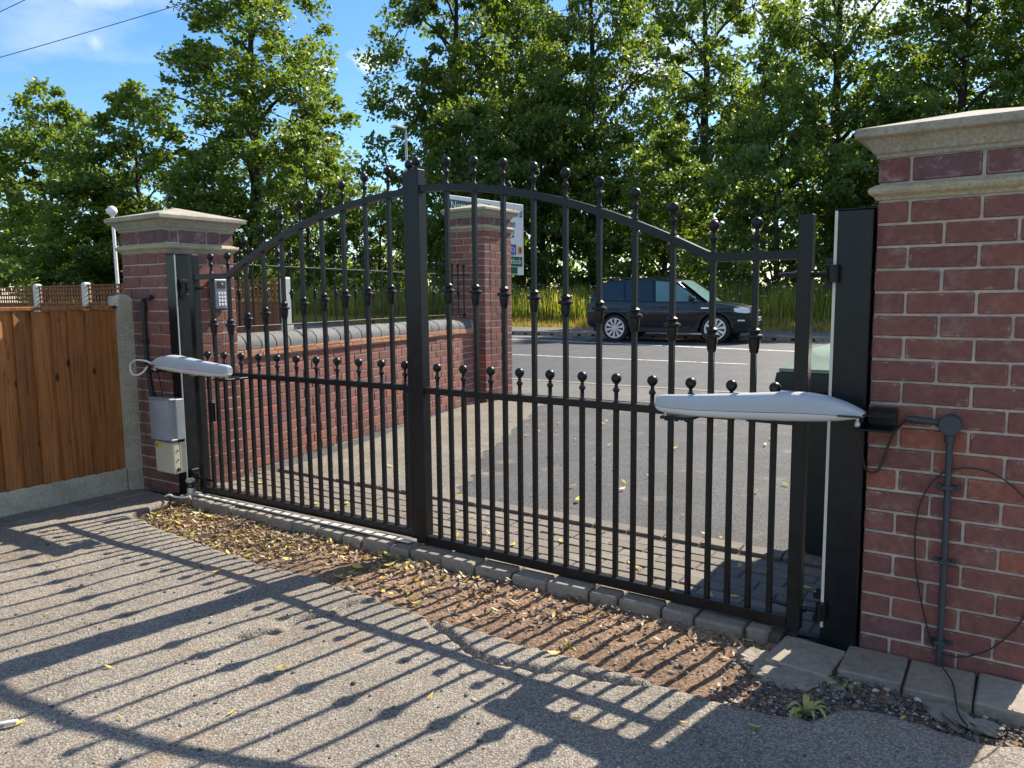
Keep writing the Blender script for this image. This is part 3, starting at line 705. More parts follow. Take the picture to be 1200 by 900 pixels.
# ------------------------------------------------------------------ brick pillars
BR = {}
def brick_me(sx, sy, sz, mat):
    k = (round(sx, 3), round(sy, 3), round(sz, 3), mat)
    if k not in BR:
        BR[k] = MB().box(-sx / 2, sx / 2, -sy / 2, sy / 2, -sz / 2, sz / 2, 0.0035).mesh('brick', mat)
    return BR[k]
def ring(x0, x1, y0, y1, o, z): return [(x0 - o, y0 - o, z), (x1 + o, y0 - o, z), (x1 + o, y1 + o, z), (x0 - o, y1 + o, z)]
def pillar(label, u0, u1, v0, v1, ch, z_string, k=1.0, flip=False, course_max=40):
    t = thing('gate_pillar', label, 'pillar', (u0 + u1) / 2, v0, 0, group='brick gate pillars')
    w, d = u1 - u0, v1 - v0
    x0, x1, y0, y1 = -w / 2, w / 2, 0.0, d
    J, D = 0.009, 0.1 * k
    i9 = 0.007
    top = z_string + 0.135 * k
    MB().box(x0 + i9, x1 - i9, y0 + i9, y1 - i9, -0.03, top).build('mortar_core', 'mortar', t)
    def put(xa, xb, ya, yb, za, zb, mat):
        sx, sy, sz = xb - xa - J * (0 if False else 1), yb - ya, zb - za - J
        o = link('brick', brick_me(sx, sy, sz, mat), t, loc=((xa + xb) / 2 + random.uniform(-.001, .001), (ya + yb) / 2 + random.uniform(-.002, .002), (za + zb) / 2), rot=(random.uniform(-.012, .012), random.uniform(-.012, .012), random.uniform(-.01, .01)))
    def put_side(xa, xb, ya, yb, za, zb, mat):
        sx, sy, sz = xb - xa, yb - ya - J, zb - za - J
        link('brick', brick_me(sy, sx, sz, mat), t, loc=((xa + xb) / 2 + random.uniform(-.002, .002), (ya + yb) / 2, (za + zb) / 2), rot=(random.uniform(-.006, .006), random.uniform(-.006, .006), math.pi / 2 + random.uniform(-.006, .006)))
    S = w / 2.5
    zt = z_string - 0.004; n = 0
    courses = []
    while zt > 0.0 and n < course_max:
        courses.append((zt - ch, zt, n % 2, 'brick')); zt -= ch; n += 1
    courses.append((z_string + 0.052 * k, top, 0, 'brick_plum'))
    for za, zb, par, mat in courses:
        if za < -0.03: za = -0.03
        cuts = [x0, x0 + S / 2, x0 + 1.5 * S, x1] if par == 0 else [x0, x0 + S, x0 + 2 * S, x1]
        if flip: cuts = [-c for c in cuts[::-1]]
        for a, b in zip(cuts[:-1], cuts[1:]):
            put(a + (J / 2 if a == x0 else 0) - (J / 2 if a == x0 else 0), b, y0, y0 + D, za, zb, mat)
            put(a, b, y1 - D, y1, za, zb, mat)
        sc = [y0 + D, y0 + D + S / 2, y0 + D + 1.5 * S, y1 - D] if par else [y0 + D, y0 + D + S, y1 - D]
        sc = [c for c in sc if c <= y1 - D + 1e-6]
        if sc[-1] < y1 - D - 1e-6: sc.append(y1 - D)
        if len(sc) > 2 and sc[-1] - sc[-2] < 0.04: sc.pop(-2)
        for a, b in zip(sc[:-1], sc[1:]):
            put_side(x0, x0 + D, a, b, za, zb, mat)
            put_side(x1 - D, x1, a, b, za, zb, mat)
    # moulded string band
    zs = z_string
    R = lambda o, z: ring(x0, x1, y0, y1, o * k, z)
    MB().loft([R(.002, zs), R(.006, zs + .010 * k), R(.010, zs + .012 * k), R(.020, zs + .019 * k), R(.024, zs + .029 * k), R(.020, zs + .039 * k), R(.010, zs + .045 * k), R(.002, zs + .050 * k)]).build('string_band', 'band_stone', t)
    zc = top
    c = MB().loft([R(.004, zc), R(.004, zc + .012 * k), R(.012, zc + .016 * k), R(.020, zc + .032 * k), R(.038, zc + .056 * k), R(.046, zc + .060 * k), R(.060, zc + .063 * k), R(.064, zc + .068 * k), R(.064, zc + .086 * k), R(.060, zc + .092 * k), R(-w / 2 / k + .010, zc + .166 * k)])
    c.build('cap_stone', 'cap_stone', t)
    return t
pillar('brick gate pillar with a grey conduit and a thin looped cable on its face', -0.452, 0.053, 2.85, 3.355, 0.0748, 1.553)
pillar('brick gate pillar carrying the keypad, beside the wooden fence', -5.05, -4.54, 2.85, 3.355, 0.0748, 1.553, flip=True)
pillar('tall brick pillar at the road end of the low wall', -5.85, -5.33, 7.36, 7.92, 0.081, 2.02, k=1.12)

# ------------------------------------------------------------------ side wall with blue coping
wa, wb = Vector(W(-4.655, 3.358)), Vector(W(-5.475, 7.355))
wd = (wb - wa); WL = wd.length; wang = math.atan2(wd.y, wd.x)
wall = thing('garden_wall', 'low brick wall with rounded blue coping bricks along the drive', 'wall', world=wa, rot=wang)
# local x along wall, y to the left; the face towards the drive is at y = 0, body behind it
MB().box(0.0, WL, 0.008, 0.215, -0.03, 0.83).build('mortar_core', 'mortar', wall)
ch = 0.0748
for c in range(11):
    za = c * ch; x = -0.1 if c % 2 else 0.0
    while x < WL - 0.01:
        a, b = max(x, 0.0), min(x + 0.205, WL)
        if b - a > 0.03:
            link('brick', brick_me(b - a - 0.010, 0.1, ch - 0.010, 'brick'), wall, loc=((a + b) / 2, 0.05 + random.uniform(-.002, .002), za + ch / 2), rot=(random.uniform(-.008, .008), 0, random.uniform(-.006, .006)))
        x += 0.205
x = 0.0
tm = MB().box(-0.081, 0.081, -0.13, 0.13, -0.012, 0.012, 0.003).mesh('creasing_tile', 'tile_course')
cprof = [(-0.12, 0.0), (-0.122, 0.03), (-0.112, 0.062), (-0.085, 0.092), (-0.045, 0.110), (0, 0.116), (0.045, 0.110), (0.085, 0.092), (0.112, 0.062), (0.122, 0.03), (0.12, 0.0)]
cm = MB().prism(cprof, -0.0755, 0.0755, 'x').mesh('coping_brick', 'brick_blue', smooth=True, angle=50)
while x < WL - 0.16:
    link('creasing_tile', tm, wall, loc=(x + 0.0825, 0.108, 0.843 + random.uniform(-.002, .002)), rot=(random.uniform(-.02, .02), random.uniform(-.01, .01), 0))
    link('creasing_tile', tm, wall, loc=(x + 0.05, 0.108, 0.868 + random.uniform(-.002, .002)), rot=(random.uniform(-.02, .02), random.uniform(-.01, .01), 0))
    link('coping_brick', cm, wall, loc=(x + 0.0825, 0.108, 0.882 + random.uniform(-.002, .002)), rot=(0, random.uniform(-.012, .012), 0))
    x += 0.165
MB().box(0.0, WL, 0.02, 0.20, 0.82, 0.95).build('mortar_core', 'mortar', wall)

# ------------------------------------------------------------------ ball-finial ironwork, shared meshes
def ball_prof(r, zc, n=7, a0=0.75):
    return [(r * math.sin(a), zc - r * math.cos(a)) for a in np.linspace(a0, math.pi - 0.05, n)]
FIN = MB().lathe([(0.014, 0.0), (0.014, 0.006), (0.0085, 0.010), (0.0085, 0.046), (0.013, 0.050), (0.0145, 0.056), (0.012, 0.062), (0.0075, 0.068), (0.007, 0.080)] + ball_prof(0.0215, 0.103), 12).mesh('finial', 'gate_paint', smooth=True, angle=60)
COLR = MB().lathe([(0.013, -0.062), (0.0165, -0.055), (0.021, -0.022), (0.021, -0.010), (0.031, -0.006), (0.033, 0.0), (0.030, 0.006), (0.018, 0.010), (0.017, 0.014), (0.022, 0.019), (0.022, 0.025), (0.014, 0.031), (0.012, 0.034)], 14).mesh('collar', 'gate_paint', smooth=True, angle=40)
FIN2 = MB().lathe([(0.018, 0.0), (0.018, 0.006), (0.010, 0.010), (0.010, 0.020)] + ball_prof(0.0225, 0.038), 12).mesh('finial', 'gate_paint', smooth=True, angle=60)
# railing on the wall
rail = thing('railing', 'thin black railing with ball finials standing on the low brick wall', 'railing', world=(wa.x, wa.y, 0), rot=wang)
MB().box(0.02, WL - 0.04, 0.095, 0.121, 1.490, 1.500, 0.002).build('top_rail', 'gate_paint', rail)
MB().box(0.02, WL - 0.04, 0.095, 0.121, 1.038, 1.048, 0.002).build('bottom_rail', 'gate_paint', rail)
RB = MB().box(-0.0065, 0.0065, -0.0065, 0.0065, 1.04, 1.5, 0.001).mesh('bar', 'gate_paint')
x = 0.10
while x < WL - 0.05:
    b = link('bar', RB, rail, loc=(x, 0.108, 0))
    link('finial', FIN, b, loc=(0, 0, 1.5))
    if int(round((x - 0.1) / 0.15)) % 2: link('collar', COLR, b, loc=(0, 0, 1.29)).scale = (0.7, 0.7, 0.8)
    x += 0.15
for x in (0.06, WL * 0.5, WL - 0.08):
    MB().box(x - 0.01, x + 0.01, 0.098, 0.118, 0.98, 1.04).build('foot', 'gate_paint', rail)
MB().tube([(WL - 0.05, 0.108, 1.495), (WL + 0.02, 0.09, 1.49), (WL + 0.06, 0.06, 1.465), (WL + 0.055, 0.05, 1.43), (WL + 0.02, 0.06, 1.425)], 0.006, 6).build('scroll', 'gate_paint', rail, smooth=True)

# ------------------------------------------------------------------ gates
def arch(i): return 1.773 - 0.00108 * (i + 1.6) ** 2 if i < 17 else 1.399
def gate_leaf(label, origin, ang, sg, stile, arm_bar):
    """bars at x = sg*0.08*i; i = 0 is next to the meeting stile, 20 next to the hinge stile"""
    t = thing('gate_leaf', label, 'gate', world=(origin[0], origin[1], 0.0), rot=ang, group='leaves of the double gate')
    X = lambda x: sg * x
    def bx(name, xa, xb, ya, yb, za, zb, b=0.002):
        a, c = sorted((X(xa), X(xb)))
        return MB().box(a, c, ya, yb, za, zb, b).build(name, 'gate_paint', t)
    m0, m1 = stile
    ms = bx('meeting_stile', m0, m1, -0.026, 0.026, 0.030, 1.848, 0.003)
    link('finial', FIN2, ms, loc=(X((m0 + m1) / 2), 0, 1.847))
    if sg < 0: MB().box(X(m0 + 0.012), X(m0 - 0.050), 0.0262, 0.034, 0.05, 1.82).build('cover_strip', 'gate_paint', ms)
    bx('hinge_stile', 1.669, 1.717, -0.024, 0.024, 0.030, 1.520, 0.003)
    bx('bottom_rail', m1, 1.669, -0.020, 0.020, 0.030, 0.072)
    bx('middle_rail', m1, 1.669, -0.0155, 0.0155, 0.782, 0.811)
    # arched top rail
    xs = list(np.linspace(m1 / 0.08, 17, 30)) + [17.6, 18.4, 1.669 / 0.08]
    rings = []
    for i in xs:
        zt = arch(i); sl = -0.00108 * 2 * (i + 1.6) / 0.08 if i < 17 else 0
        if abs(i - 17) < 1e-6: zt = 1.401
        dz = 0.031 * math.sqrt(1 + sl * sl) if i < 17 else 0.031
        x = X(i * 0.08)
        rings.append([(x, -0.018, zt - dz), (x, 0.018, zt - dz), (x, 0.018, zt), (x, -0.018, zt)])
    MB().loft(rings).build('arched_top_rail', 'gate_paint', t, smooth=True, angle=15)
    for i in range(21):
        x = X(0.08 * i)
        if i % 2:
            zt = arch(i)
            b = MB().box(-0.010, 0.010, -0.010, 0.010, 0.066, zt - 0.024, 0.0015).build('bar', 'gate_paint', t, loc=(x, 0, 0))
            link('finial', FIN, b, loc=(0, 0, zt - 0.001))
            link('collar', COLR, b, loc=(0, 0, (zt + 0.79) / 2))
        else:
            b = MB().box(-0.010, 0.010, -0.010, 0.010, 0.066, 0.79, 0.0015).build('spindle', 'gate_paint', t, loc=(x, 0, 0))
            link('finial', FIN, b, loc=(0, 0, 0.808))
    for zz in (1.315, 0.115):
        h = MB().tube([(X(1.60), 0.0, zz), (X(1.665), 0.0, zz)], [0.006, 0.011], 8)
        h.tube([(X(1.717), 0, zz), (X(1.80), 0, zz)], 0.0085, 8)
        h.lathe([(0.019, zz - 0.03), (0.019, zz + 0.03)], 10, (X(1.785), 0, 0))
        h.tube([(X(1.722), 0, zz), (X(1.735), 0, zz)], 0.015, 6)
        h.build('hinge', 'gate_paint', t, smooth=True)
    return t
AR, AL = -0.6147245, -0.5826905
gr = gate_leaf('black iron gate leaf hinged beside the pillar with grey conduit', (-0.358, 3.680), AR, 1, (-0.138, -0.073), 15)
gl = gate_leaf('black iron gate leaf hinged beside the keypad pillar and fence', (-0.537, 3.854), AL, -1, (-0.082, -0.036), 15)
MB().box(-1.575, -1.535, -0.035, -0.011, 0.50, 0.62, 0.003).build('lock_plate', 'gate_paint', gl)

# steel hinge posts
def steel_post(label, u0, u1, v0, v1, h, strip_u):
    t = thing('steel_gate_post', label, 'gate post', (u0 + u1) / 2, v0, 0, group='steel hinge posts of the gate')
    w = (u1 - u0) / 2
    MB().box(-w, w, 0, v1 - v0, -0.06, h, 0.004).build('post', 'post_paint', t)
    MB().box(-w - 0.002, w + 0.002, -0.002, v1 - v0 + 0.002, h, h + 0.004, 0.001).build('cap_plate', 'post_paint', t)
    s = strip_u - (u0 + u1) / 2
    MB().box(s - 0.005, s + 0.005, -0.005, -0.0005, 0.05, h - 0.002, 0.001).build('edge_strip', 'white_strip', t)
    MB().box(-w - 0.03, w + 0.02, -0.03, 0.0, -0.012, -0.002).build('foot_plate', 'post_paint', t)
    for zz in (1.315, 0.115):
        sg = -1 if strip_u < (u0 + u1) / 2 else 1
        a, b = sorted((sg * w, sg * (w + 0.03)))
        MB().box(a, b, 0.01, 0.06, zz - 0.055, zz - 0.032, 0.002).build('hinge_bracket', 'post_paint', t)
        MB().box(a, b, 0.01, 0.06, zz + 0.032, zz + 0.055, 0.002).build('hinge_bracket', 'post_paint', t)
    return t
steel_post('black steel post fixed to the pillar with grey conduit', -0.575, -0.455, 2.83, 2.98, 1.528, -0.570)
steel_post('black steel post fixed to the pillar with the keypad', -4.535, -4.425, 2.845, 2.99, 1.528, -4.431)

# ------------------------------------------------------------------ gate openers
def opener(label, u_tip, u_base, v, sg):
    t = thing('gate_opener', label, 'gate opener', (u_tip + u_base) / 2, v, 0.0, group='swing arm gate openers')
    L = abs(u_base - u_tip)
    #      s (0 tip .. 1 base), z bottom, z top, half width
    S = [(0.0, .822, .866, .016), (.012, .814, .873, .021), (.05, .808, .877, .024), (.2, .804, .884, .028), (.45, .808, .900, .036), (.66, .814, .915, .043), (.76, .819, .916, .046), (.84, .824, .908, .046), (.91, .831, .893, .043), (.96, .838, .878, .036), (.985, .842, .869, .028), (1.0, .847, .862, .016)]
    S2 = []
    xs = np.linspace(0, 1, 46) ** 1.0
    col = np.array(S)
    for s in sorted(set(list(xs) + [.006, .985, .995])):
        S2.append((s, *[np.interp(s, col[:, 0], col[:, j]) for j in (1, 2, 3)]))
    def shell(lo, hi, name, mat, grow):
        rings = []
        for s, zb, zt, hw in S2:
            x = (s - 0.5) * L * sg
            ring_ = []
            za, zc = zb + (zt - zb) * lo, zb + (zt - zb) * hi
            n = 10
            def prof(z):        # rounded section
                q = (z - (zb + zt) / 2) / ((zt - zb) / 2)
                return hw * (max(0.0, 1 - abs(q) ** 3.2)) ** (1 / 3.0)
            zz = [za + (zc - za) * (0.5 - 0.5 * math.cos(math.pi * k / n)) for k in range(n + 1)]
            ring_ += [(x, -prof(z) - grow, z) for z in zz]
            ring_ += [(x, prof(z) + grow, z) for z in zz[::-1]]
            rings.append(ring_)
        return MB().loft(rings).build(name, mat, t, smooth=True, angle=40)
    c = shell(0.33, 1.0, 'cover', 'arm_shell', 0.0012)
    shell(0.0, 0.31, 'lower_housing', 'arm_base', 0.0)
    inner = MB()
    inner.box(-0.40 * L, 0.40 * L, -0.015, 0.015, .826, .846)
    inner.build('body_core', 'cable_black', t)
    xb, xt = sg * L * 0.5, -sg * L * 0.5
    # release slot and pivot at the base end
    a, b = sorted((xb - sg * 0.075, xb - sg * 0.002))
    MB().box(a, b, -0.052, -0.040, .848, .8535, .001).build('release_slot', 'cable_black', t)
    MB().lathe([(.007, .812), (.010, .816), (.010, .826), (.006, .832), (.006, .85)], 10, (xb - sg * 0.02, -0.01, 0)).build('pivot_bolt', 'galvanised', t, smooth=True)
    a, b = sorted((xb - sg * 0.03, xb + sg * 0.085))
    MB().box(a, b, -0.022, 0.12, .850, .857, .002).box(a, b, -0.022, 0.12, .803, .810, .002).build('rear_bracket', 'post_paint', t)
    a, b = sorted((xb + sg * 0.0, xb + sg * 0.080))
    MB().box(a, b, 0.10, 0.146, .795, .866, .003).build('bracket_plate', 'post_paint', t)
    # front bracket to the gate's middle rail
    fb = MB()
    a, b = sorted((xt + sg * 0.02, xt + sg * 0.14))
    fb.box(a, b, -0.020, 0.135, .786, .797, .002)
    for k in (0.04, 0.08, 0.12): fb.lathe([(.008, .780), (.008, .786)], 6, (xt + sg * k, -0.005, 0))
    fb.build('front_bracket', 'post_paint', t)
    MB().lathe([(.008, .797), (.008, .812)], 8, (xt + sg * 0.035, 0, 0)).build('front_pin', 'galvanised', t, smooth=True)
    a, b = sorted((xt + sg * L * 0.42, xt + sg * L * 0.475))
    MB().box(a, b, -0.018, 0.0, .801, .808).build('silver_tag', 'galvanised', t)
    return t
opener('long pale grey gate opener arm beside the pillar with grey conduit', -1.16, -0.435, 2.70, 1)
opener('pale grey gate opener arm above the grey and cream boxes', -3.74, -4.49, 2.70, -1)

# ------------------------------------------------------------------ right pillar fittings (pillar face v = 2.85)
ct = thing('conduit', 'dark grey electrical conduit with round junction box on the brick pillar', 'conduit', -0.20, 2.85, 0)
MB().tube([(0.004, -0.020, -0.015), (0.004, -0.020, 0.42), (0.0, -0.020, 0.80)], 0.0105, 12).build('pipe', 'conduit_plastic', ct, smooth=True)
MB().lathe([(0.030, -0.046), (0.033, -0.043), (0.033, 0.0)], 20, (0.0, 0.0, 0.822), 'y').lathe([(0.0155, 0.765), (0.0155, 0.80)], 12, (0, -0.020, 0)).build('junction_box', 'conduit_plastic', ct, smooth=True)
MB().tube([(-0.03, -0.020, 0.826), (-0.10, -0.020, 0.829)], 0.0105, 12).tube([(-0.095, -0.020, 0.829), (-0.128, -0.020, 0.831)], [0.014, 0.010], 10).build('side_pipe', 'conduit_plastic', ct, smooth=True)
for zz in (0.615, 0.365, 0.085):
    MB().box(-0.014, 0.022, -0.0345, 0.0, zz - 0.007, zz + 0.007, 0.002).lathe([(0.009, -0.006), (0.009, 0.002)], 10, (-0.024, 0, zz), 'y').lathe([(0.009, -0.006), (0.009, 0.002)], 10, (0.032, 0, zz), 'y').build('clip', 'conduit_plastic', ct, smooth=True, angle=30)
def spline(pts, n=10):
    P = [Vector(p) for p in pts]; P = [P[0] * 2 - P[1]] + P + [P[-1] * 2 - P[-2]]
    out = []
    for i in range(1, len(P) - 2):
        for k in range(n):
            t = k / n
            out.append(0.5 * ((2 * P[i]) + (P[i + 1] - P[i - 1]) * t + (2 * P[i - 1] - 5 * P[i] + 4 * P[i + 1] - P[i + 2]) * t * t + (3 * P[i] - P[i - 1] - 3 * P[i + 1] + P[i + 2]) * t ** 3))
    out.append(P[-2])
    return out
def cable(label, pts, r, mat, cat='cable'):
    o = MB().tube(spline(pts), r, 7).build('cable', mat, None, smooth=True)
    o.rotation_euler = (0, 0, ANG)
    return tag(o, label, cat)
cable('drooping black cable from the opener arm to the conduit elbow', [(-0.47, 2.70, 0.818), (-0.452, 2.74, 0.74), (-0.442, 2.80, 0.655), (-0.415, 2.825, 0.640), (-0.395, 2.83, 0.675), (-0.365, 2.83, 0.775), (-0.325, 2.83, 0.831)], 0.0045, 'cable_black')
cable('thin black cable looping round the conduit down to the gravel', [(0.055, 2.832, 0.20), (0.075, 2.836, 0.42), (0.045, 2.838, 0.56), (-0.04, 2.838, 0.655), (-0.13, 2.838, 0.685), (-0.22, 2.836, 0.655), (-0.275, 2.836, 0.55), (-0.285, 2.836, 0.40), (-0.265, 2.836, 0.25), (-0.225, 2.836, 0.09), (-0.185, 2.80, 0.022), (-0.145, 2.70, 0.014), (-0.12, 2.56, -0.005), (-0.09, 2.50, -0.015)], 0.0026, 'cable_black')
cable('black cable end curving up the pillar from the conduit foot', [(-0.19, 2.834, 0.045), (-0.13, 2.836, 0.050), (-0.05, 2.836, 0.10), (0.02, 2.836, 0.20), (0.05, 2.836, 0.30)], 0.0028, 'cable_black')

# ------------------------------------------------------------------ left pillar fittings
t = thing('control_box', 'grey plastic control box above the cream box by the fence', 'box', -4.535, 2.75, 0)
prof = [(-0.105, 0.0), (-0.10, -0.012), (-0.06, -0.026), (0.0, -0.032), (0.06, -0.026), (0.10, -0.012), (0.105, 0.0), (0.105, 0.034), (-0.105, 0.034)]
MB().prism(prof, 0.372, 0.622, 'z').build('cover', 'box_grey', t, smooth=True, angle=30)
MB().box(-0.112, 0.112, 0.034, 0.097, 0.366, 0.628, 0.006).build('backbox', 'box_grey', t)
MB().box(-0.115, 0.115, -0.006, 0.036, 0.618, 0.632, 0.004).build('top_lip', 'box_grey', t)
MB().box(-0.115, 0.115, -0.006, 0.036, 0.362, 0.376, 0.004).build('bottom_lip', 'box_grey', t)
t = thing('terminal_box', 'cream plastic box with a yellow label under the grey box', 'box', -4.53, 2.755, 0)
MB().box(-0.10, 0.10, 0.0, 0.045, 0.150, 0.352, 0.007).build('lid', 'box_cream', t)
MB().box(-0.098, 0.098, 0.047, 0.092, 0.152, 0.350, 0.005).build('backbox', 'box_cream', t)
MB().box(-0.066, -0.026, -0.0015, 0.001, 0.312, 0.338).build('warning_label', 'label_yellow', t)
MB().box(-0.078, -0.070, -0.0015, 0.001, 0.312, 0.338).build('label_edge', 'label_dark', t)
MB().lathe([(0.013, 0.098), (0.013, 0.106), (0.009, 0.108)], 12, (0, 0.03, 0.178), 'x').build('cable_gland', 'label_dark', t, smooth=True)
for zz in (0.24, 0.30): MB().lathe([(0.005, 0.099), (0.005, 0.103)], 8, (0, 0.03, zz), 'x').build('screw', 'label_dark', t)
t = thing('conduit', 'black conduit running down to the grey control box', 'conduit', -4.79, 2.85, 0)
MB().tube(spline([(0.085, -0.02, 1.262), (0.04, -0.02, 1.262), (0.008, -0.02, 1.248), (0.0, -0.02, 1.20), (0.0, -0.02, 0.9), (0.03, -0.02, 0.66), (0.09, -0.03, 0.60)], 6), 0.014, 10).build('pipe', 'cable_black', t, smooth=True)
MB().lathe([(0.019, 1.235), (0.021, 1.20), (0.019, 1.16)], 10, (0.0, -0.02, 0)).lathe([(0.017, 0.078), (0.017, 0.10)], 10, (0, -0.02, 1.262), 'x').build('coupling', 'cable_black', t, smooth=True)
MB().box(-0.02, 0.02, -0.036, 0.0, 0.97, 0.99, 0.002).build('clip', 'cable_black', t)
MB().tube([(0.085, -0.02, 1.262), (0.10, -0.02, 1.275)], 0.004, 6).build('cable_end', 'cable_black', t)
cable('white cable loop hanging from the opener arm by the fence', [(-4.475, 2.69, 0.845), (-4.52, 2.67, 0.872), (-4.62, 2.66, 0.875), (-4.685, 2.66, 0.845), (-4.68, 2.66, 0.795), (-4.63, 2.66, 0.780), (-4.57, 2.67, 0.80), (-4.53, 2.68, 0.838)], 0.006, 'cable_white')
cable('grey cable from the opener arm down to the control box', [(-4.50, 2.72, 0.838), (-4.56, 2.76, 0.80), (-4.60, 2.80, 0.72), (-4.585, 2.80, 0.62)], 0.004, 'cable_black')
cable('white cable lying on the ground at the foot of the gate', [(-4.46, 2.70, 0.02), (-4.41, 2.70, 0.035), (-4.36, 2.71, 0.028), (-4.30, 2.735, 0.028), (-4.27, 2.75, 0.035)], 0.006, 'cable_white')
t = thing('gate_stop', 'small galvanised gate stop with shiny cap at the threshold', 'gate stop', -4.335, 2.80, 0.018)
MB().lathe([(0.032, 0.0), (0.032, 0.006), (0.024, 0.008), (0.024, 0.055), (0.020, 0.058)], 14).build('base', 'galvanised', t, smooth=True, angle=40)
MB().lathe([(0.027, 0.055), (0.027, 0.085), (0.022, 0.092)], 14).build('collar', 'lens_black', t, smooth=True, angle=40)
MB().lathe([(0.030, 0.092), (0.030, 0.104), (0.022, 0.110), (0.0, 0.111)], 14).build('cap', 'galvanised', t, smooth=True, angle=40)
# keypad on the inner face of the left pillar (face u = -4.54)
t = thing('entry_keypad', 'silver intercom keypad on the gate side of the brick pillar', 'keypad', -4.54, 3.205, 0)
MB().box(0.0, 0.035, -0.055, 0.055, 1.175, 1.385, 0.006).build('housing', 'conduit_plastic', t)
MB().box(0.034, 0.046, -0.044, 0.050, 1.185, 1.378, 0.004).build('face_plate', 'silver_face', t)
MB().box(0.046, 0.0485, -0.026, 0.036, 1.318, 1.366, 0.001).build('camera_window', 'lens_black', t)
MB().lathe([(0.011, 0.048), (0.011, 0.054), (0.006, 0.056)], 12, (0, 0.006, 1.345), 'x').build('camera_lens', 'silver_face', t, smooth=True)
for a in range(3):
    for b in range(4):
        MB().box(0.046, 0.050, -0.022 + a * 0.022, -0.007 + a * 0.022, 1.205 + b * 0.024, 1.221 + b * 0.024, 0.001).build('button', 'white_paint', t)

# ------------------------------------------------------------------ near closeboard fence (face u = -4.88, towards +u)
fn = thing('board_fence', 'orange closeboard fence on a concrete gravel board beside the drive', 'fence', -4.88, 2.68, 0)
bp = [(0.0, 0.0), (0.112, 0.0)]
v_ = 0.020; i = 0
while v_ > -4.6:
    wd_ = random.uniform(0.094, 0.112)
    tilt = random.uniform(-0.004, 0.004)
    zt = 1.188 + random.uniform(-.006, .004)
    # feather edge: thick edge overlaps the thin edge of the next board
    m = MB()
    m.add([(-0.030, v_, 0.150), (-0.018, v_, 0.150), (0.009, v_ - wd_ - 0.012, 0.150), (-0.014, v_ - wd_ - 0.010, 0.150), (-0.030, v_ + tilt, zt), (-0.018, v_ + tilt, zt), (0.009, v_ - wd_ - 0.012 + tilt, zt), (-0.014, v_ - wd_ - 0.010 + tilt, zt)],
          [(0, 1, 2, 3), (4, 7, 6, 5), (0, 4, 5, 1), (1, 5, 6, 2), (2, 6, 7, 3), (3, 7, 4, 0)])
    m.build('board', 'fence_wood', fn)
    v_ -= wd_; i += 1
MB().box(-0.045, 0.012, -1.85, 0.02, 1.192, 1.214, 0.003).build('capping_rail', 'fence_wood', fn)
MB().box(-0.045, 0.012, -4.6, -1.98, 1.192, 1.214, 0.003).build('capping_rail', 'fence_wood', fn)
for zz in (0.30, 0.68, 1.05): MB().box(-0.08, -0.032, -4.6, -0.02, zz, zz + 0.07, 0.003).build('arris_rail', 'fence_wood', fn)
for k in range(3):
    MB().box(-0.040, 0.008, 0.018 - 1.83 * k - 1.80, 0.018 - 1.83 * k, -0.06, 0.150, 0.006).build('gravel_board', 'concrete', fn)
def conc_post(parent, x0, x1, y0, y1, z1, mat, name='concrete_post'):
    m = MB(); rr = lambda o, z: [(x0 + o, y0 + o, z), (x1 - o, y0 + o, z), (x1 - o, y1 - o, z), (x0 + o, y1 - o, z)]
    m.loft([rr(0, -0.08), rr(0, z1 - 0.05), rr(0.0, z1 - 0.03), rr(0.012, z1 - 0.01), rr(0.03, z1)])
    return m.build(name, mat, parent)
conc_post(fn, -0.060, 0.030, 0.022, 0.112, 1.285, 'concrete')
conc_post(fn, -0.060, 0.030, -1.96, -1.87, 1.285, 'concrete')
MB().box(-0.115, -0.062, 0.03, 0.10, 1.20, 1.275, 0.01).build('post_shoulder', 'concrete', fn)

# ------------------------------------------------------------------ frontage fence with trellis (v = 7.45)
tf = thing('trellis_fence', 'red brown garden fence with lattice trellis top and white concrete posts', 'fence', -8.93, 7.45, 0)
trel_sq = MB()
for k in range(6):
    xa = -1.83 * k
    conc_post(tf, xa - 0.06, xa + 0.06, -0.06, 0.06, 1.575 if k else 1.55, 'pale_concrete')
    for j in range(15):
        x = xa - 0.075 - j * 0.1125
        MB().box(x - 0.112, x - 0.002, -0.012 + 0.006 * (j % 2), 0.006 + 0.006 * (j % 2), 0.12, 1.18).build('board', 'red_fence_wood', tf)
    MB().box(xa - 1.77, xa - 0.06, -0.02, 0.02, 1.18, 1.21, 0.003).build('capping_rail', 'trellis_wood', tf)
    MB().box(xa - 1.77, xa - 0.06, -0.02, 0.02, 0.0, 0.12).build('gravel_board', 'concrete', tf)
    MB().box(xa - 1.77, xa - 0.06, -0.018, 0.018, 1.505, 1.53, 0.003).build('trellis_rail', 'trellis_wood', tf)
    for j in range(17):
        x = xa - 0.10 - j * 0.102
        MB().box(x - 0.016, x + 0.016, -0.016, -0.004, 1.21, 1.505).build('lattice_slat', 'trellis_wood', tf)
    for j in range(3):
        zz = 1.275 + j * 0.085
        MB().box(xa - 1.77, xa - 0.06, -0.003, 0.009, zz - 0.015, zz + 0.015).build('lattice_slat', 'trellis_wood', tf)

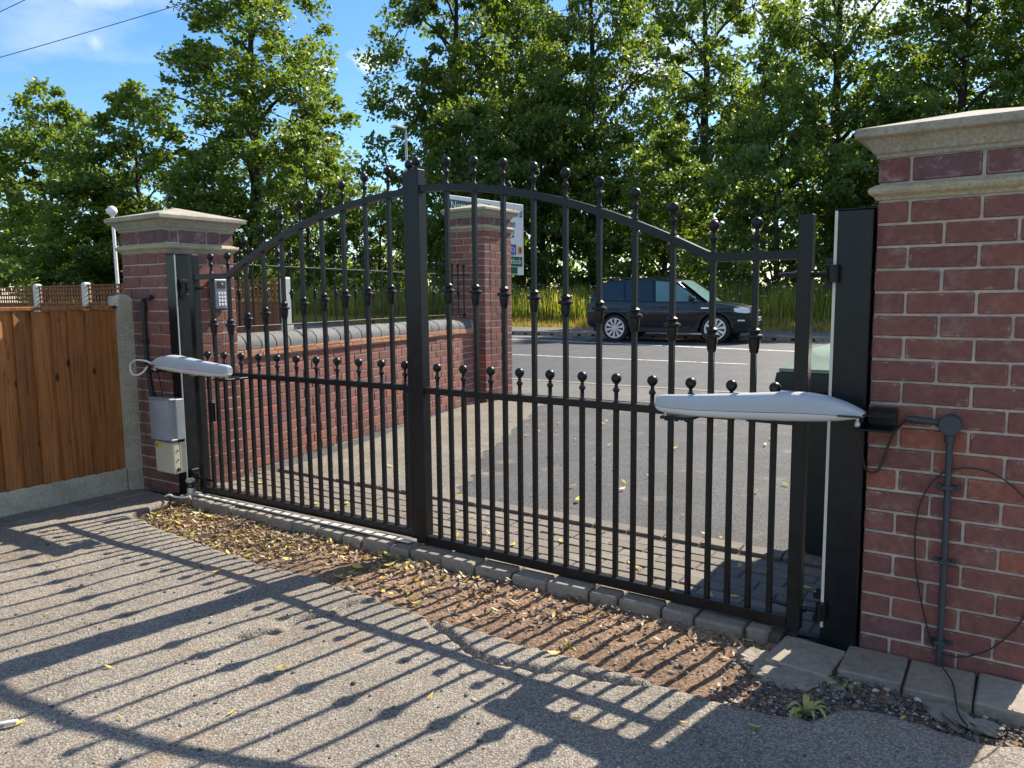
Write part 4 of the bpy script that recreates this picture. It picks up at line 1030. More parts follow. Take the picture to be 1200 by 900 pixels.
# ------------------------------------------------------------------ wheelie bin outside the gate
bn = thing('wheelie_bin', 'dark green wheelie bin standing outside the gate by the steel post', 'bin', -0.62, 3.98, -0.008)
R = lambda x0, x1, y0, y1, z: [(x0, y0, z), (x1, y0, z), (x1, y1, z), (x0, y1, z)]
MB().loft([R(-.205, .205, -.27, .24, 0.03), R(-.215, .215, -.275, .25, 0.06), R(-.265, .265, -.30, .30, 0.76), R(-.265, .265, -.30, .30, 0.80)]).build('body', 'bin_green', bn, smooth=True, angle=25)
MB().loft([R(-.262, .262, -.298, .30, .80), R(-.345, .345, -.365, .36, .815), R(-.35, .35, -.37, .365, .86), R(-.345, .345, -.365, .36, .895), R(-.30, .30, -.33, .33, .898)]).build('rim', 'bin_green', bn, smooth=True, angle=20)
lid = MB().loft([R(-.335, .335, -.36, .355, .899), R(-.335, .335, -.36, .355, .915), R(-.27, .27, -.27, .32, .955), R(-.25, .25, -.2, .31, .985), R(-.23, .23, -.12, .29, 1.00)]).build('lid', 'bin_lid', bn, smooth=True, angle=20)
MB().tube([(-.24, .42, .93), (.24, .42, .93)], 0.016, 8).box(-.24, -.20, .33, .42, .90, .95).box(.20, .24, .33, .42, .90, .95).build('handle', 'bin_green', bn)
for s in (-1, 1): MB().lathe([(0.10, -0.025), (0.10, 0.025)], 18, (s * 0.235, 0.25, 0.10), 'x').build('wheel', 'tyre', bn, smooth=True, angle=40)

# ------------------------------------------------------------------ road sign, lamp, globe post, overhead wires
def text(body, size, mat, parent, loc, align='LEFT'):
    cu = bpy.data.curves.new('lettering', 'FONT'); cu.body = body; cu.size = size; cu.align_x = align; cu.extrude = 0.002
    to = bpy.data.objects.new('lettering', cu); COL.objects.link(to)
    dg = bpy.context.evaluated_depsgraph_get()
    me = bpy.data.meshes.new_from_object(to.evaluated_get(dg)); bpy.data.objects.remove(to)
    me.materials.clear(); me.materials.append(MATS[mat])
    return link('lettering', me, parent, loc=loc, rot=(math.pi / 2, 0, 0))
sg = thing('road_sign', 'large white direction sign with green panels across the road', 'sign', world=(-0.90, 30.25, 0.35), rot=math.radians(50.6))
# local x runs along the board, its left end stands nearer the road
HW, ZB, ZT = 2.26, 1.74, 4.58
MB().box(-HW, HW, 0.0, 0.03, ZB, ZT, 0.008).build('board', 'sign_white', sg)
MB().box(-HW + 0.16, 0.2, -0.006, 0.001, ZT - 0.55, ZT - 0.15).build('green_panel', 'sign_green', sg)
text('Nott', 0.40, 'sign_white', sg, (-HW + 0.24, -0.009, ZT - 0.48))
text('ford', 0.40, 'sign_ink', sg, (HW - 0.06, -0.004, ZT - 0.50), 'RIGHT')
text('on', 0.40, 'sign_ink', sg, (HW - 0.52, -0.004, ZT - 0.92), 'RIGHT')
text('02', 0.40, 'sign_ink', sg, (HW - 0.58, -0.004, ZT - 1.32), 'RIGHT')
MB().box(HW - 1.1, HW - 0.50, -0.006, 0.001, ZB + 0.82, ZB + 1.22).build('blue_panel', 'sign_blue', sg)
text('0)', 0.34, 'sign_white', sg, (HW - 0.56, -0.009, ZB + 0.90), 'RIGHT')
MB().box(HW - 0.36, HW - 0.10, -0.006, 0.001, ZB + 0.88, ZB + 1.15).build('orange_panel', 'sign_orange', sg)
MB().box(HW - 0.28, HW - 0.18, -0.009, -0.005, ZB + 0.94, ZB + 1.08).build('orange_panel_mark', 'sign_ink', sg)
MB().box(HW - 1.9, HW - 0.10, -0.006, 0.001, ZB + 0.36, ZB + 0.74).build('green_panel', 'sign_green', sg)
text('tlock', 0.34, 'sign_white', sg, (HW - 0.16, -0.009, ZB + 0.44), 'RIGHT')
MB().box(HW - 1.6, HW - 0.42, -0.006, 0.001, ZB + 0.06, ZB + 0.32).build('brown_panel', 'sign_green', sg)
for x in (-1.5, 1.3): MB().tube([(x, 0.08, -0.4), (x, 0.08, ZT - 0.1)], 0.06, 12).build('post', 'lamp_grey', sg, smooth=True)
lp = thing('street_lamp', 'slim grey street lamp with a flat head beyond the gate', 'street lamp', -19.6, 22.2, 0.06)
MB().tube([(0, 0, -0.1), (0, 0, 1.2), (0, 0, 1.25), (0, 0, 7.2)], [0.085, 0.085, 0.06, 0.045], 12).build('column', 'lamp_grey', lp, smooth=True)
MB().tube([(0, 0, 7.15), (0.02, -0.03, 7.3), (0.0, -0.20, 7.36)], 0.035, 8).build('bracket', 'lamp_grey', lp, smooth=True)
MB().loft([R(-.06, .06, -.16, -.06, 7.31), R(-.17, .12, -.62, -.1, 7.33), R(-.17, .12, -.62, -.1, 7.39), R(-.08, .06, -.5, -.16, 7.43)]).build('lamp_head', 'lamp_grey', lp, smooth=True, angle=30)
gp = thing('globe_post', 'thin white post topped with a white globe behind the fence', 'post', -16.7, 9.3, 0.0)
MB().tube([(0.06, 0, -0.1), (0.0, 0, 3.06)], [0.04, 0.032], 10).build('pole', 'white_paint', gp, smooth=True)
MB().lathe([(0.032, 3.05), (0.05, 3.07)] + ball_prof(0.105, 3.17, 12, 0.5), 18).build('globe', 'white_paint', gp, smooth=True, angle=60)
sp = thing('marker_post', 'small white marker post peeping over the trellis fence', 'post', -22.6, 9.3, 0)
MB().box(-0.06, 0.06, -0.03, 0.03, -0.1, 1.66, 0.01).build('post', 'white_paint', sp)
MB().box(-0.062, 0.062, -0.033, 0.033, 1.50, 1.56).build('band', 'lamp_grey', sp)
for lab, a, b in (('lower overhead wire crossing the sky above the trees', (-24.0, 30, 9.05), (-9.5, 30.2, 12.95)), ('upper overhead wire cutting the corner of the sky', (-22.0, 30, 10.6), (-9.0, 30, 16.3))):
    pts = []
    for k in range(13):
        s = k / 12; p = Vector(a).lerp(Vector(b), s); p.z -= 0.25 * 4 * s * (1 - s) * 0.3; pts.append(p)
    tag(MB().tube(pts, 0.014, 5).build('overhead_wire', 'cable_black', None, smooth=True), lab, 'wire', 'overhead wires')

# ------------------------------------------------------------------ dark SUV on the road
def build_car(world, rot):
    t = thing('parked_car', 'dark blue black SUV on the far side of the road', 'car', world=world, rot=rot)
    xr, xf = -1.37, 1.37             # axles
    Rw = 0.375
    def I(x, pts): a = np.array(pts); return float(np.interp(x, a[:, 0], a[:, 1]))
    belt = [(-2.28, 0.95), (-2.22, 1.05), (-2.0, 1.10), (-1.0, 1.085), (0.0, 1.06), (0.85, 1.035), (1.1, 1.05), (1.5, 1.02), (1.9, 0.955), (2.15, 0.87), (2.28, 0.72), (2.31, 0.62)]
    sill = [(-2.28, 0.62), (-2.24, 0.48), (-2.1, 0.40), (-1.8, 0.36), (0, 0.30), (1.8, 0.33), (2.1, 0.33), (2.25, 0.42), (2.31, 0.52)]
    width = [(-2.30, 0.70), (-2.22, 0.84), (-2.0, 0.915), (-1.4, 0.945), (0, 0.935), (1.4, 0.945), (1.8, 0.90), (2.05, 0.80), (2.2, 0.66), (2.31, 0.48)]
    xs = sorted(set(list(np.linspace(-2.28, 2.31, 60)) + [c + 0.445 * math.cos(a) for c in (xr, xf) for a in np.linspace(0, math.pi, 19)]))
    rows = 9; rings = []
    for x in xs:
        zb, zt, w = I(x, sill), I(x, belt), I(x, width)
        for c in (xr, xf):
            d = abs(x - c)
            if d < 0.4451: zb = max(zb, Rw + math.sqrt(max(0.0, 0.445 ** 2 - d * d)) * 0.98)
        zb = min(zb, zt - 0.05)
        side = []
        for k in range(rows + 1):
            q = k / rows; z = zb + (zt - zb) * q
            zq = (z - 0.30) / 0.78
            yy = w * (1.0 - 0.075 * max(0, 0.42 - zq) ** 1.2 * 1.6 - 0.10 * max(0, zq - 0.55) ** 1.6 + (0.012 if 0.62 < zq < 0.74 else 0))
            side.append((yy, z))
        top = []
        yt = side[-1][0]
        for k in range(1, 8):
            a = k / 8 * math.pi
            top.append((yt * math.cos(a), zt + 0.035 * math.sin(a)))
        rg = [(x, y, z) for y, z in side] + [(x, y, z) for y, z in top] + [(x, -y, z) for y, z in side[::-1]]
        rings.append(rg)
    body = MB(); body.loft(rings, caps=True)
    body.build('body', 'car_paint', t, smooth=True, angle=32)
    # dark inner block so that wheel arches are closed off
    MB().box(-2.1, 2.1, -0.62, 0.62, 0.26, 0.9).build('underbody', 'trim_black', t)
    # greenhouse
    gz = [(-2.14, 1.08), (-2.02, 1.40), (-1.86, 1.60), (-1.6, 1.675), (-1.0, 1.705), (-0.3, 1.705), (0.15, 1.67), (0.35, 1.62), (0.7, 1.36), (1.12, 1.05)]
    gx = sorted(set([p[0] for p in gz] + list(np.linspace(-2.14, 1.12, 40))))
    rings = []
    def yg(z, x):
        w0 = I(x, width) * 0.935
        return (w0 - 0.30 * max(0.0, z - 1.05) ** 1.15) * (1.0 - 0.04 * max(0, x - 0.2))
    for x in gx:
        zt = I(x, gz); zb = I(x, belt) - 0.02; zt = max(zt, zb + 0.01)
        rg = []
        for k in range(7):
            z = zb + (zt - 0.035 - zb) * k / 6 if zt - zb > 0.05 else zb + (zt - zb) * k / 6
            rg.append((x, yg(z, x), z))
        yt = rg[-1][1]; z0 = rg[-1][2]
        for k in range(1, 8):
            a = k / 8 * math.pi
            rg.append((x, yt * math.cos(a) * 0.985, z0 + (zt - z0 + 0.02) * math.sin(a) ** 0.6))
        rg += [(p[0], -p[1], p[2]) for p in rg[:7][::-1]]
        rings.append(rg)
    MB().loft(rings, caps=True).build('cabin', 'car_paint', t, smooth=True, angle=30)
    def pane(poly, name, mat, s, off=0.016, parent=t):
        m = MB(); n = len(poly)
        vs = [(x, s * (yg(z, x) + off), z) for x, z in poly] + [(x, s * (yg(z, x) - 0.02), z) for x, z in poly]
        m.add(vs, [tuple(range(n))] + [(i, (i + 1) % n, (i + 1) % n + n, i + n) for i in range(n)])
        return m.build(name, mat, parent)
    for s in (-1, 1):
        pane([(-2.00, 1.14), (-1.92, 1.40), (-1.80, 1.555), (-1.62, 1.60), (-1.18, 1.63), (-1.12, 1.12)], 'rear_quarter_window', 'car_glass', s)
        pane([(-1.06, 1.115), (-1.12, 1.635), (-0.36, 1.64), (-0.30, 1.10)], 'rear_door_window', 'car_glass', s)
        pane([(-0.22, 1.095), (-0.28, 1.64), (0.10, 1.61), (0.32, 1.545), (0.64, 1.33), (0.92, 1.09)], 'front_door_window', 'front_glass', s)
        # seams, handles, trim
        for x in (-1.09, -0.26, 0.93):
            m = MB()
            zz = np.linspace(0.42, 1.07, 6)
            pts = [(x + (0.10 * (0.8 - z) if x > 0.5 else 0), s * (0.937 * (1.0 - 0.10 * max(0, (z - .3) / .78 - 0.55) ** 1.6 - 0.075 * max(0, 0.42 - (z - .3) / .78) ** 1.2 * 1.6) + 0.004), z) for z in zz]
            m.tube(pts, 0.005, 4); m.build('door_seam', 'trim_black', t)
        for x in (-0.95, -0.12):
            MB().box(x, x + 0.20, *sorted((s * 0.925, s * 0.955)), 0.925, 0.95, 0.006).build('door_handle', 'car_paint', t)
        MB().box(-0.92, 0.92, *sorted((s * 0.90, s * 0.945)), 0.285, 0.40, 0.01).build('sill_trim', 'trim_black', t)
        MB().box(1.00, 1.20, *sorted((s * 0.935, s * 0.95)), 0.895, 0.935, 0.004).build('side_vent', 'chrome', t)
        # arch lips
        for c in (xr, xf):
            m = MB(); pts = [(c + 0.445 * math.cos(a), s * 0.938, Rw + 0.44 * math.sin(a)) for a in np.linspace(0.05, math.pi - 0.05, 18)]
            m.tube(pts, 0.028, 6); m.build('wheel_arch', 'trim_black', t, smooth=True)
        # mirror
        mr = MB().loft([[(0.72, s * y, z) for y, z in ((.96, 1.10), (1.10, 1.09), (1.14, 1.16), (1.10, 1.25), (.97, 1.24))], [(0.80, s * y, z) for y, z in ((.96, 1.11), (1.09, 1.10), (1.12, 1.16), (1.09, 1.23), (.97, 1.22))], [(0.87, s * y, z) for y, z in ((.98, 1.14), (1.05, 1.14), (1.07, 1.16), (1.05, 1.19), (.98, 1.19))]])
        mr.box(0.74, 0.80, *sorted((s * 0.86, s * 0.98)), 1.08, 1.12)
        mr.build('door_mirror', 'trim_black', t, smooth=True, angle=30)
        # lamps
        hl = MB().loft([[(1.72, s * .895, .90), (1.72, s * .905, .86), (1.72, s * .80, .88)], [(1.95, s * .865, .925), (1.95, s * .875, .80), (1.95, s * .74, .82)], [(2.12, s * .765, .90), (2.13, s * .765, .78), (2.13, s * .62, .79)], [(2.19, s * .69, .86), (2.20, s * .69, .80), (2.19, s * .55, .80)]])
        hl.build('headlight', 'headlamp', t, smooth=True, angle=40)
        MB().box(1.92, 2.10, *sorted((s * .765, s * .86)), .575, .615, .008).build('fog_light', 'headlamp', t)
        MB().box(1.86, 2.13, *sorted((s * .74, s * .855)), .52, .56, .01).build('lower_intake', 'trim_black', t)
        MB().box(-2.235, -2.10, *sorted((s * .60, s * .845)), .90, 1.04, .02).build('tail_light', 'tail_red', t)
        MB().box(-1.7, 0.1, *sorted((s * .60, s * .63)), 1.70, 1.745, .01).build('roof_rail', 'trim_black', t)
        for c in (xr, xf):
            w = thing('wheel', None, None, world=(c, s * 0.80, Rw), rot=0); w.parent = t
            y0, y1 = sorted((s * -0.115, s * 0.115))
            MB().lathe([(0.27, y0), (0.35, y0), (Rw, y0 + 0.03), (Rw, y1 - 0.03), (0.35, y1), (0.275, y1)], 32, (0, 0, 0), 'y').build('tyre', 'tyre', w, smooth=True, angle=35)
            rm = MB()
            yo = s * 0.112
            def disc(r, a, y): return (r * math.cos(a), y, r * math.sin(a))
            for k in range(10):
                a = 2 * math.pi * k / 10 + 0.2
                d0, d1 = 0.20, 0.155
                q = [disc(0.055, a - 0.30, yo + s * .004), disc(0.25, a - d1, yo + s * .006), disc(0.25, a + d1, yo + s * .006), disc(0.055, a + 0.30, yo + s * .004)]
                rm.add(q + [(p[0], p[1] - s * 0.03, p[2]) for p in q], [(0, 1, 2, 3), (4, 7, 6, 5), (0, 4, 5, 1), (1, 5, 6, 2), (2, 6, 7, 3), (3, 7, 4, 0)])
            rm.build('spokes', 'alloy', w)
            rr_ = MB(); n = 32
            vs = []
            for r, y in ((0.243, yo + s * .006), (0.278, yo + s * .008), (0.278, yo - s * .05), (0.243, yo - s * .05)):
                vs += [disc(r, 2 * math.pi * k / n, y) for k in range(n)]
            rr_.add(vs, [(i * n + k, i * n + (k + 1) % n, ((i + 1) % 4) * n + (k + 1) % n, ((i + 1) % 4) * n + k) for i in range(4) for k in range(n)])
            rr_.build('rim', 'alloy', w, smooth=True, angle=30)
            MB().lathe(sorted([(0.06, yo - s * .01), (0.06, yo + s * .008)], key=lambda p: p[1]), 16, (0, 0, 0), 'y').build('hub', 'alloy', w, smooth=True, angle=40)
            MB().lathe(sorted([(0.26, yo - s * .09), (0.26, yo - s * .06)], key=lambda p: p[1]), 24, (0, 0, 0), 'y').build('brake_disc', 'lens_black', w, smooth=True, angle=40)
    # windscreen and rear screen
    def screen(pts, name, mat):
        m = MB(); rings = []
        for x, z, w in pts: rings.append([(x, y * w, z + 0.018 * (1 - y * y)) for y in np.linspace(-1, 1, 9)])
        m.loft(rings, closed=False, caps=False)
        return m.build(name, mat, t, smooth=True)
    screen([(1.15, 1.085, .80), (0.935, 1.245, .765), (0.735, 1.400, .725), (0.40, 1.642, .645)], 'windscreen', 'screen_glass')
    screen([(-2.15, 1.13, .70), (-2.045, 1.40, .64), (-1.90, 1.585, .59)], 'rear_screen', 'car_glass')
    MB().box(2.16, 2.275, -0.56, 0.56, .70, .84, .02).build('grille', 'trim_black', t)
    MB().box(2.20, 2.315, -0.60, 0.60, .40, .52, .02).build('bumper_intake', 'trim_black', t)
    pl = MB().box(2.305, 2.325, -0.26, 0.26, .565, .675, .004).build('number_plate', 'plate_white', t)
    for k in range(7):
        if k != 4: MB().box(2.325, 2.327, -0.225 + k * 0.064, -0.185 + k * 0.064, .59, .65).build('plate_character', 'sign_ink', pl)
    MB().tube([(2.05, -.72, .40), (2.24, -.45, .385), (2.30, 0, .38), (2.24, .45, .385), (2.05, .72, .40)], 0.022, 6).build('skid_plate', 'chrome', t, smooth=True)
    MB().tube([(1.2, -.86, 1.085), (1.7, -.74, 1.035), (2.05, -.55, .955)], 0.008, 5).tube([(1.2, .86, 1.085), (1.7, .74, 1.035), (2.05, .55, .955)], 0.008, 5).build('bonnet_seam', 'trim_black', t)
    MB().box(2.10, 2.16, -.22, .22, .935, .96, .004).build('bonnet_lettering_bar', 'chrome', t)
    return t
cu_, cv_ = Vector((4.08, 20.65)), math.radians(-27.5)
nrm = Vector((-math.sin(cv_), math.cos(cv_))) * 0.86
build_car((cu_.x + nrm.x, cu_.y + nrm.y, -0.03), cv_)

# ------------------------------------------------------------------ meadow (nobody could count it)
def blades(n, u0, u1, v0, v1, hmin, hmax, wid, seed, bank=True, lean=0.25):
    r = np.random.default_rng(seed)
    uu, vv = r.uniform(u0, u1, n), r.uniform(v0, v1, n)
    cl = vnoise(uu, vv, 0.9, seed + 1)
    h = (hmin + (hmax - hmin) * r.random(n) ** 0.8) * (0.55 + 0.75 * cl)
    z0 = bank_z(uu, vv) if bank else np.zeros(n)
    a = r.uniform(0, 2 * np.pi, n); la = r.uniform(0, 2 * np.pi, n); ln = r.uniform(0, lean, n) * h
    wx, wy = np.cos(a) * wid * 0.5, np.sin(a) * wid * 0.5
    mx, my = uu + np.cos(la) * ln * 0.35, vv + np.sin(la) * ln * 0.35
    tx, ty = uu + np.cos(la) * ln, vv + np.sin(la) * ln
    P = np.stack([np.stack([uu - wx, vv - wy, z0 - 0.02], 1), np.stack([uu + wx, vv + wy, z0 - 0.02], 1), np.stack([mx + wx * .8, my + wy * .8, z0 + h * 0.6], 1), np.stack([tx, ty, z0 + h], 1), np.stack([mx - wx * .8, my - wy * .8, z0 + h * 0.6], 1)], 1).reshape(-1, 3)
    b = np.arange(n)[:, None] * 5
    F = b + np.array([[0, 1, 2, 4]]); G = b + np.array([[4, 2, 3, 3]])
    return P, F, b + np.array([[4, 2, 3]]), (tx, ty, z0 + h)
def tri_quads(P, F4, F3):
    T = np.concatenate([F4[:, [0, 1, 2]], F4[:, [0, 2, 3]], F3]); return P, T
P, F4, F3, tips = blades(46000, -48, 8, 26.0, 31.5, 0.45, 1.05, 0.035, 51)
me = np_mesh('meadow', *tri_quads(P, F4, F3), 'meadow_grass')
o = tag(link('meadow', me), 'tall green meadow grass with white flower heads on the far verge', 'grass', kind='stuff'); o.rotation_euler = (0, 0, ANG)
P, F4, F3, _ = blades(26000, -48, 10, 24.55, 26.4, 0.08, 0.34, 0.03, 52)
me = np_mesh('dry_grass', *tri_quads(P, F4, F3), 'dry_grass')
o = tag(link('dry_grass', me), 'short dry yellow grass strip between path and meadow', 'grass', kind='stuff'); o.rotation_euler = (0, 0, ANG)
r = np.random.default_rng(53); n = 2600
k = r.choice(len(tips[0]), n, replace=False)
c = np.stack([tips[0][k], tips[1][k], tips[2][k] + 0.02], 1)
ang = np.linspace(0, 2 * np.pi, 6, endpoint=False)
s = r.uniform(0.02, 0.055, n)
tilt = r.normal(0, 0.4, (n, 2))
ringp = np.stack([np.cos(ang)[None] * s[:, None], np.sin(ang)[None] * s[:, None]], -1)
Pz = (ringp * tilt[:, None, :]).sum(-1)
P = np.concatenate([c[:, None, :] + np.concatenate([ringp, Pz[..., None]], -1)], 1).reshape(-1, 3)
me = np_mesh('flower_heads', P, (np.arange(n)[:, None] * 6 + np.arange(6)[None]), 'flower_white')
o = tag(link('flower_heads', me), 'white flower heads dotted over the tall meadow grass', 'flowers', kind='stuff'); o.rotation_euler = (0, 0, ANG)

# ------------------------------------------------------------------ trees
def make_tree(seed, H, Rr, base, nlimb, nclus, nleaf, leaf, trunk_r, lumpy=0.35, top=0.62, droop=0.35):
    """returns (wood mesh, leaf mesh); every crown is limbs, branchlets and leaf sprays in its own uneven outline"""
    r = np.random.default_rng(seed)
    lob = [(r.uniform(0, 2 * np.pi), r.integers(1, 4), r.uniform(-lumpy, lumpy), r.uniform(1, 5)) for _ in range(6)]
    def rad(t, a):
        b = np.clip(np.sin(np.pi * np.clip(t, 0.0, 1.0) ** top), 0, 1) ** 0.62
        m = 1 + sum(A * np.sin(kk * a + ph + w_ * t * 3) for ph, kk, A, w_ in lob) * 0.55
        return Rr * b * np.clip(m, 0.4, 1.5)
    # trunk
    wood = MB()
    ks = np.linspace(0, 1, 9); off = np.cumsum(r.normal(0, 0.02 * Rr, (9, 2)), 0); off[0] = 0
    tr = [(off[i, 0], off[i, 1], H * 0.9 * ks[i] - (0.2 if i == 0 else 0)) for i in range(9)]
    wood.tube(tr, [trunk_r * (1.25 if i == 0 else 1 - 0.88 * ks[i]) for i in range(9)], 10)
    tp = lambda q: np.array([np.interp(q, ks, off[:, 0]), np.interp(q, ks, off[:, 1]), H * 0.9 * q])
    ends = []
    for i in range(nlimb):
        t = (i + r.random()) / nlimb; a = i * 2.4 + r.normal(0, 0.4)
        zc = base + (H - base) * (0.04 + 0.9 * t)
        rr_ = rad(t, a) * r.uniform(0.5, 0.78)
        q0 = np.clip((zc - rr_ * 0.75) / (H * 0.9), 0.06, 0.97); p0 = tp(q0)
        p3 = np.array([tp(min(1, q0 + .1))[0] + rr_ * np.cos(a), tp(min(1, q0 + .1))[1] + rr_ * np.sin(a), zc])
        p1 = p0 * 0.6 + p3 * 0.4 + np.array([0, 0, 0.12 * rr_]); p2 = p0 * 0.25 + p3 * 0.75 + np.array([0, 0, 0.10 * rr_])
        w0 = trunk_r * 0.42 * (1 - 0.6 * q0)
        wood.tube([p0, p1, p2, p3], [w0, w0 * 0.7, w0 * 0.45, w0 * 0.15], 6)
        ends += [p1, p2, p3]
    ends = np.array(ends)
    # clusters of leaf sprays
    C = []
    while len(C) < nclus:
        t = r.random(); a = r.uniform(0, 2 * np.pi); s = r.random() ** 0.42
        R_ = rad(np.array(t), np.array(a))
        if r.random() > (R_ / Rr) ** 1.2 + 0.08: continue
        c_ = tp(min(1.0, (base + (H - base) * t) / H / 0.9 * 0.9))
        C.append((c_[0] + R_ * s * np.cos(a), c_[1] + R_ * s * np.sin(a), base + (H - base) * t + r.normal(0, 0.2)))
    C = np.array(C)
    near = np.array([np.argmin(((ends - c) ** 2).sum(1)) for c in C])
    for c, e in list(zip(C, near))[::2]:
        p = ends[e]; m_ = (p + c) / 2 + np.array([0, 0, 0.15])
        wood.tube([p, m_, c], [trunk_r * 0.07, trunk_r * 0.05, trunk_r * 0.02], 4, caps=False)
    cs = r.uniform(0.5, 1.35, nclus) * Rr * 0.155
    idx = np.repeat(np.arange(nclus), nleaf); n = len(idx)
    d = r.normal(0, 1, (n, 3)); d /= np.linalg.norm(d, axis=1)[:, None]
    d *= (r.random(n) ** 0.45)[:, None]
    pos = C[idx] + d * cs[idx][:, None] * np.array([1.15, 1.15, 0.62])
    pos[:, 2] -= droop * (d[:, 0] ** 2 + d[:, 1] ** 2) * cs[idx] * 0.7
    L_ = leaf * r.uniform(0.65, 1.3, n)
    # spray direction: outwards and drooping; blade normal mostly up
    out = pos - np.stack([np.zeros(n), np.zeros(n), pos[:, 2] - 0.2], 1)
    out[:, 2] = 0; out /= np.linalg.norm(out, axis=1)[:, None] + 1e-6
    ax = out * 0.6 + r.normal(0, 0.7, (n, 3)); ax[:, 2] -= 0.45; ax /= np.linalg.norm(ax, axis=1)[:, None]
    nr = r.normal(0, 0.65, (n, 3)); nr[:, 2] += 0.9
    sd_ = np.cross(ax, nr); sd_ /= np.linalg.norm(sd_, axis=1)[:, None] + 1e-6
    nn = np.cross(sd_, ax)
    w = L_ * 0.42
    P = np.stack([pos, pos + ax * (L_ * .45)[:, None] + sd_ * w[:, None] - nn * (w * .25)[:, None], pos + ax * L_[:, None], pos + ax * (L_ * .45)[:, None] - sd_ * w[:, None] - nn * (w * .25)[:, None]], 1).reshape(-1, 3)
    b = np.arange(n)[:, None] * 4
    lm = np_mesh('crown', P, np.concatenate([b + [[0, 1, 2]], b + [[0, 2, 3]]]), 'tree_leaf')
    wm = wood.mesh('trunk', 'bark', smooth=True, angle=60, fix=False)
    return wm, lm
LIME = [make_tree(101, 20, 4.8, 2.2, 24, 330, 100, 0.22, 0.42), make_tree(202, 20, 4.4, 1.6, 26, 310, 100, 0.22, 0.38, lumpy=0.45, top=0.7), make_tree(303, 20, 5.2, 2.6, 24, 340, 100, 0.22, 0.45, lumpy=0.3, top=0.8)]
BUSH = [make_tree(404, 9, 3.0, 0.4, 18, 210, 85, 0.19, 0.16, lumpy=0.35, top=0.75), make_tree(505, 9, 3.3, 0.2, 18, 210, 85, 0.19, 0.15, lumpy=0.5, top=0.6)]
def tree(name, label, cat, proto, X, Y, H, Rr, rz, h0, r0, group):
    n_ = Vector((X, Y)); u_ = X * UX + Y * UY; v_ = -X * UY + Y * UX
    t = thing(name, label, cat, world=(X, Y, float(bank_z(u_, v_)[0]) if v_ < 59 else 0.6), rot=rz, group=group)
    s = Rr / r0
    t.scale = (s, s, H / h0)
    link('trunk', proto[0], t); link('crown', proto[1], t)
    return t
RAD = [4.8, 4.4, 5.2]
G = 'lime trees beyond the road'
TREES = [
 (0, -19.2, 58.5, 26.5, 7.4, 0.4, 'broad lime tree standing alone against the sky behind the keypad pillar'),
 (1, -3.2, 47.9, 23.5, 4.9, 1.3, 'tall lime tree above the meeting stiles of the gate'),
 (2, 0.6, 50.5, 22.5, 4.6, 2.2, 'tall lime tree behind the road sign'),
 (0, 4.7, 43.5, 21.5, 4.2, 3.0, 'tall lime tree behind the rear end of the car'),
 (1, 12.7, 51.7, 25.5, 5.4, 4.1, 'tall dark-trunked lime tree behind the front of the car'),
 (2, 14.6, 35.6, 18.0, 4.2, 5.0, 'tall lime tree behind the steel post by the conduit pillar'),
 (0, 18.3, 32.5, 15.5, 3.7, 0.9, 'lime tree rising above the cap of the conduit pillar'),
 (1, 22.5, 31.5, 16.5, 4.0, 2.7, 'lime tree past the far side of the conduit pillar'),
 (2, 27.5, 30.5, 16, 4.2, 0.2, 'lime tree farthest along the road past the conduit pillar'),
]
for p, X, Y, H, Rr, rz, lab in TREES:
    tree('lime_tree', lab, 'tree', LIME[p], X, Y, H, Rr, rz, 20.0, RAD[p], G)
GB = 'smaller trees along the verge'
SMALL = [
 (0, -61, 86, 23, 8.0, 0.3, 'broad green tree at the open end of the trellis fence'),
 (1, -39.5, 67.5, 19.0, 6.6, 1.1, 'bright topped tree above the trellis fence'),
 (0, -28.6, 61, 16.6, 5.4, 2.0, 'round green tree above the globe topped post'),
 (1, -20.4, 52, 10.0, 3.6, 3.3, 'dark low tree just behind the keypad pillar'),
 (0, -31, 58, 9.5, 5.0, 5.1, 'low dark tree filling the gap over the trellis fence'),
 (0, -13.1, 50.2, 11.6, 3.2, 4.4, 'light green small tree beside the broad lime tree'),
 (1, -8.4, 50, 7.5, 3.2, 0.8, 'low bushy tree seen over the wall railing'),
 (1, 1.9, 43.3, 13.2, 4.0, 1.9, 'leafy young tree beside the road sign'),
 (0, -2.4, 40.5, 10.5, 3.2, 3.9, 'leafy young tree behind the street lamp'),
 (0, 7.6, 38.5, 8.6, 3.0, 2.6, 'leafy small tree above the roof of the car'),
 (1, 10.3, 30.5, 9.4, 2.9, 5.5, 'small tree with low branches above the car bonnet'),
 (0, 14.0, 28.2, 7.6, 2.6, 0.1, 'small tree seen between gate and steel post'),
 (1, 18.0, 27.5, 8.0, 2.8, 1.4, 'small tree just behind the conduit pillar'),
 (0, 22.5, 26.5, 7.5, 2.8, 1.0, 'small tree past the conduit pillar near the road'),
]
for p, X, Y, H, Rr, rz, lab in SMALL:
    tree('verge_tree', lab, 'tree', BUSH[p], X, Y, H, Rr, rz, 9.0, [3.0, 3.3][p], GB)
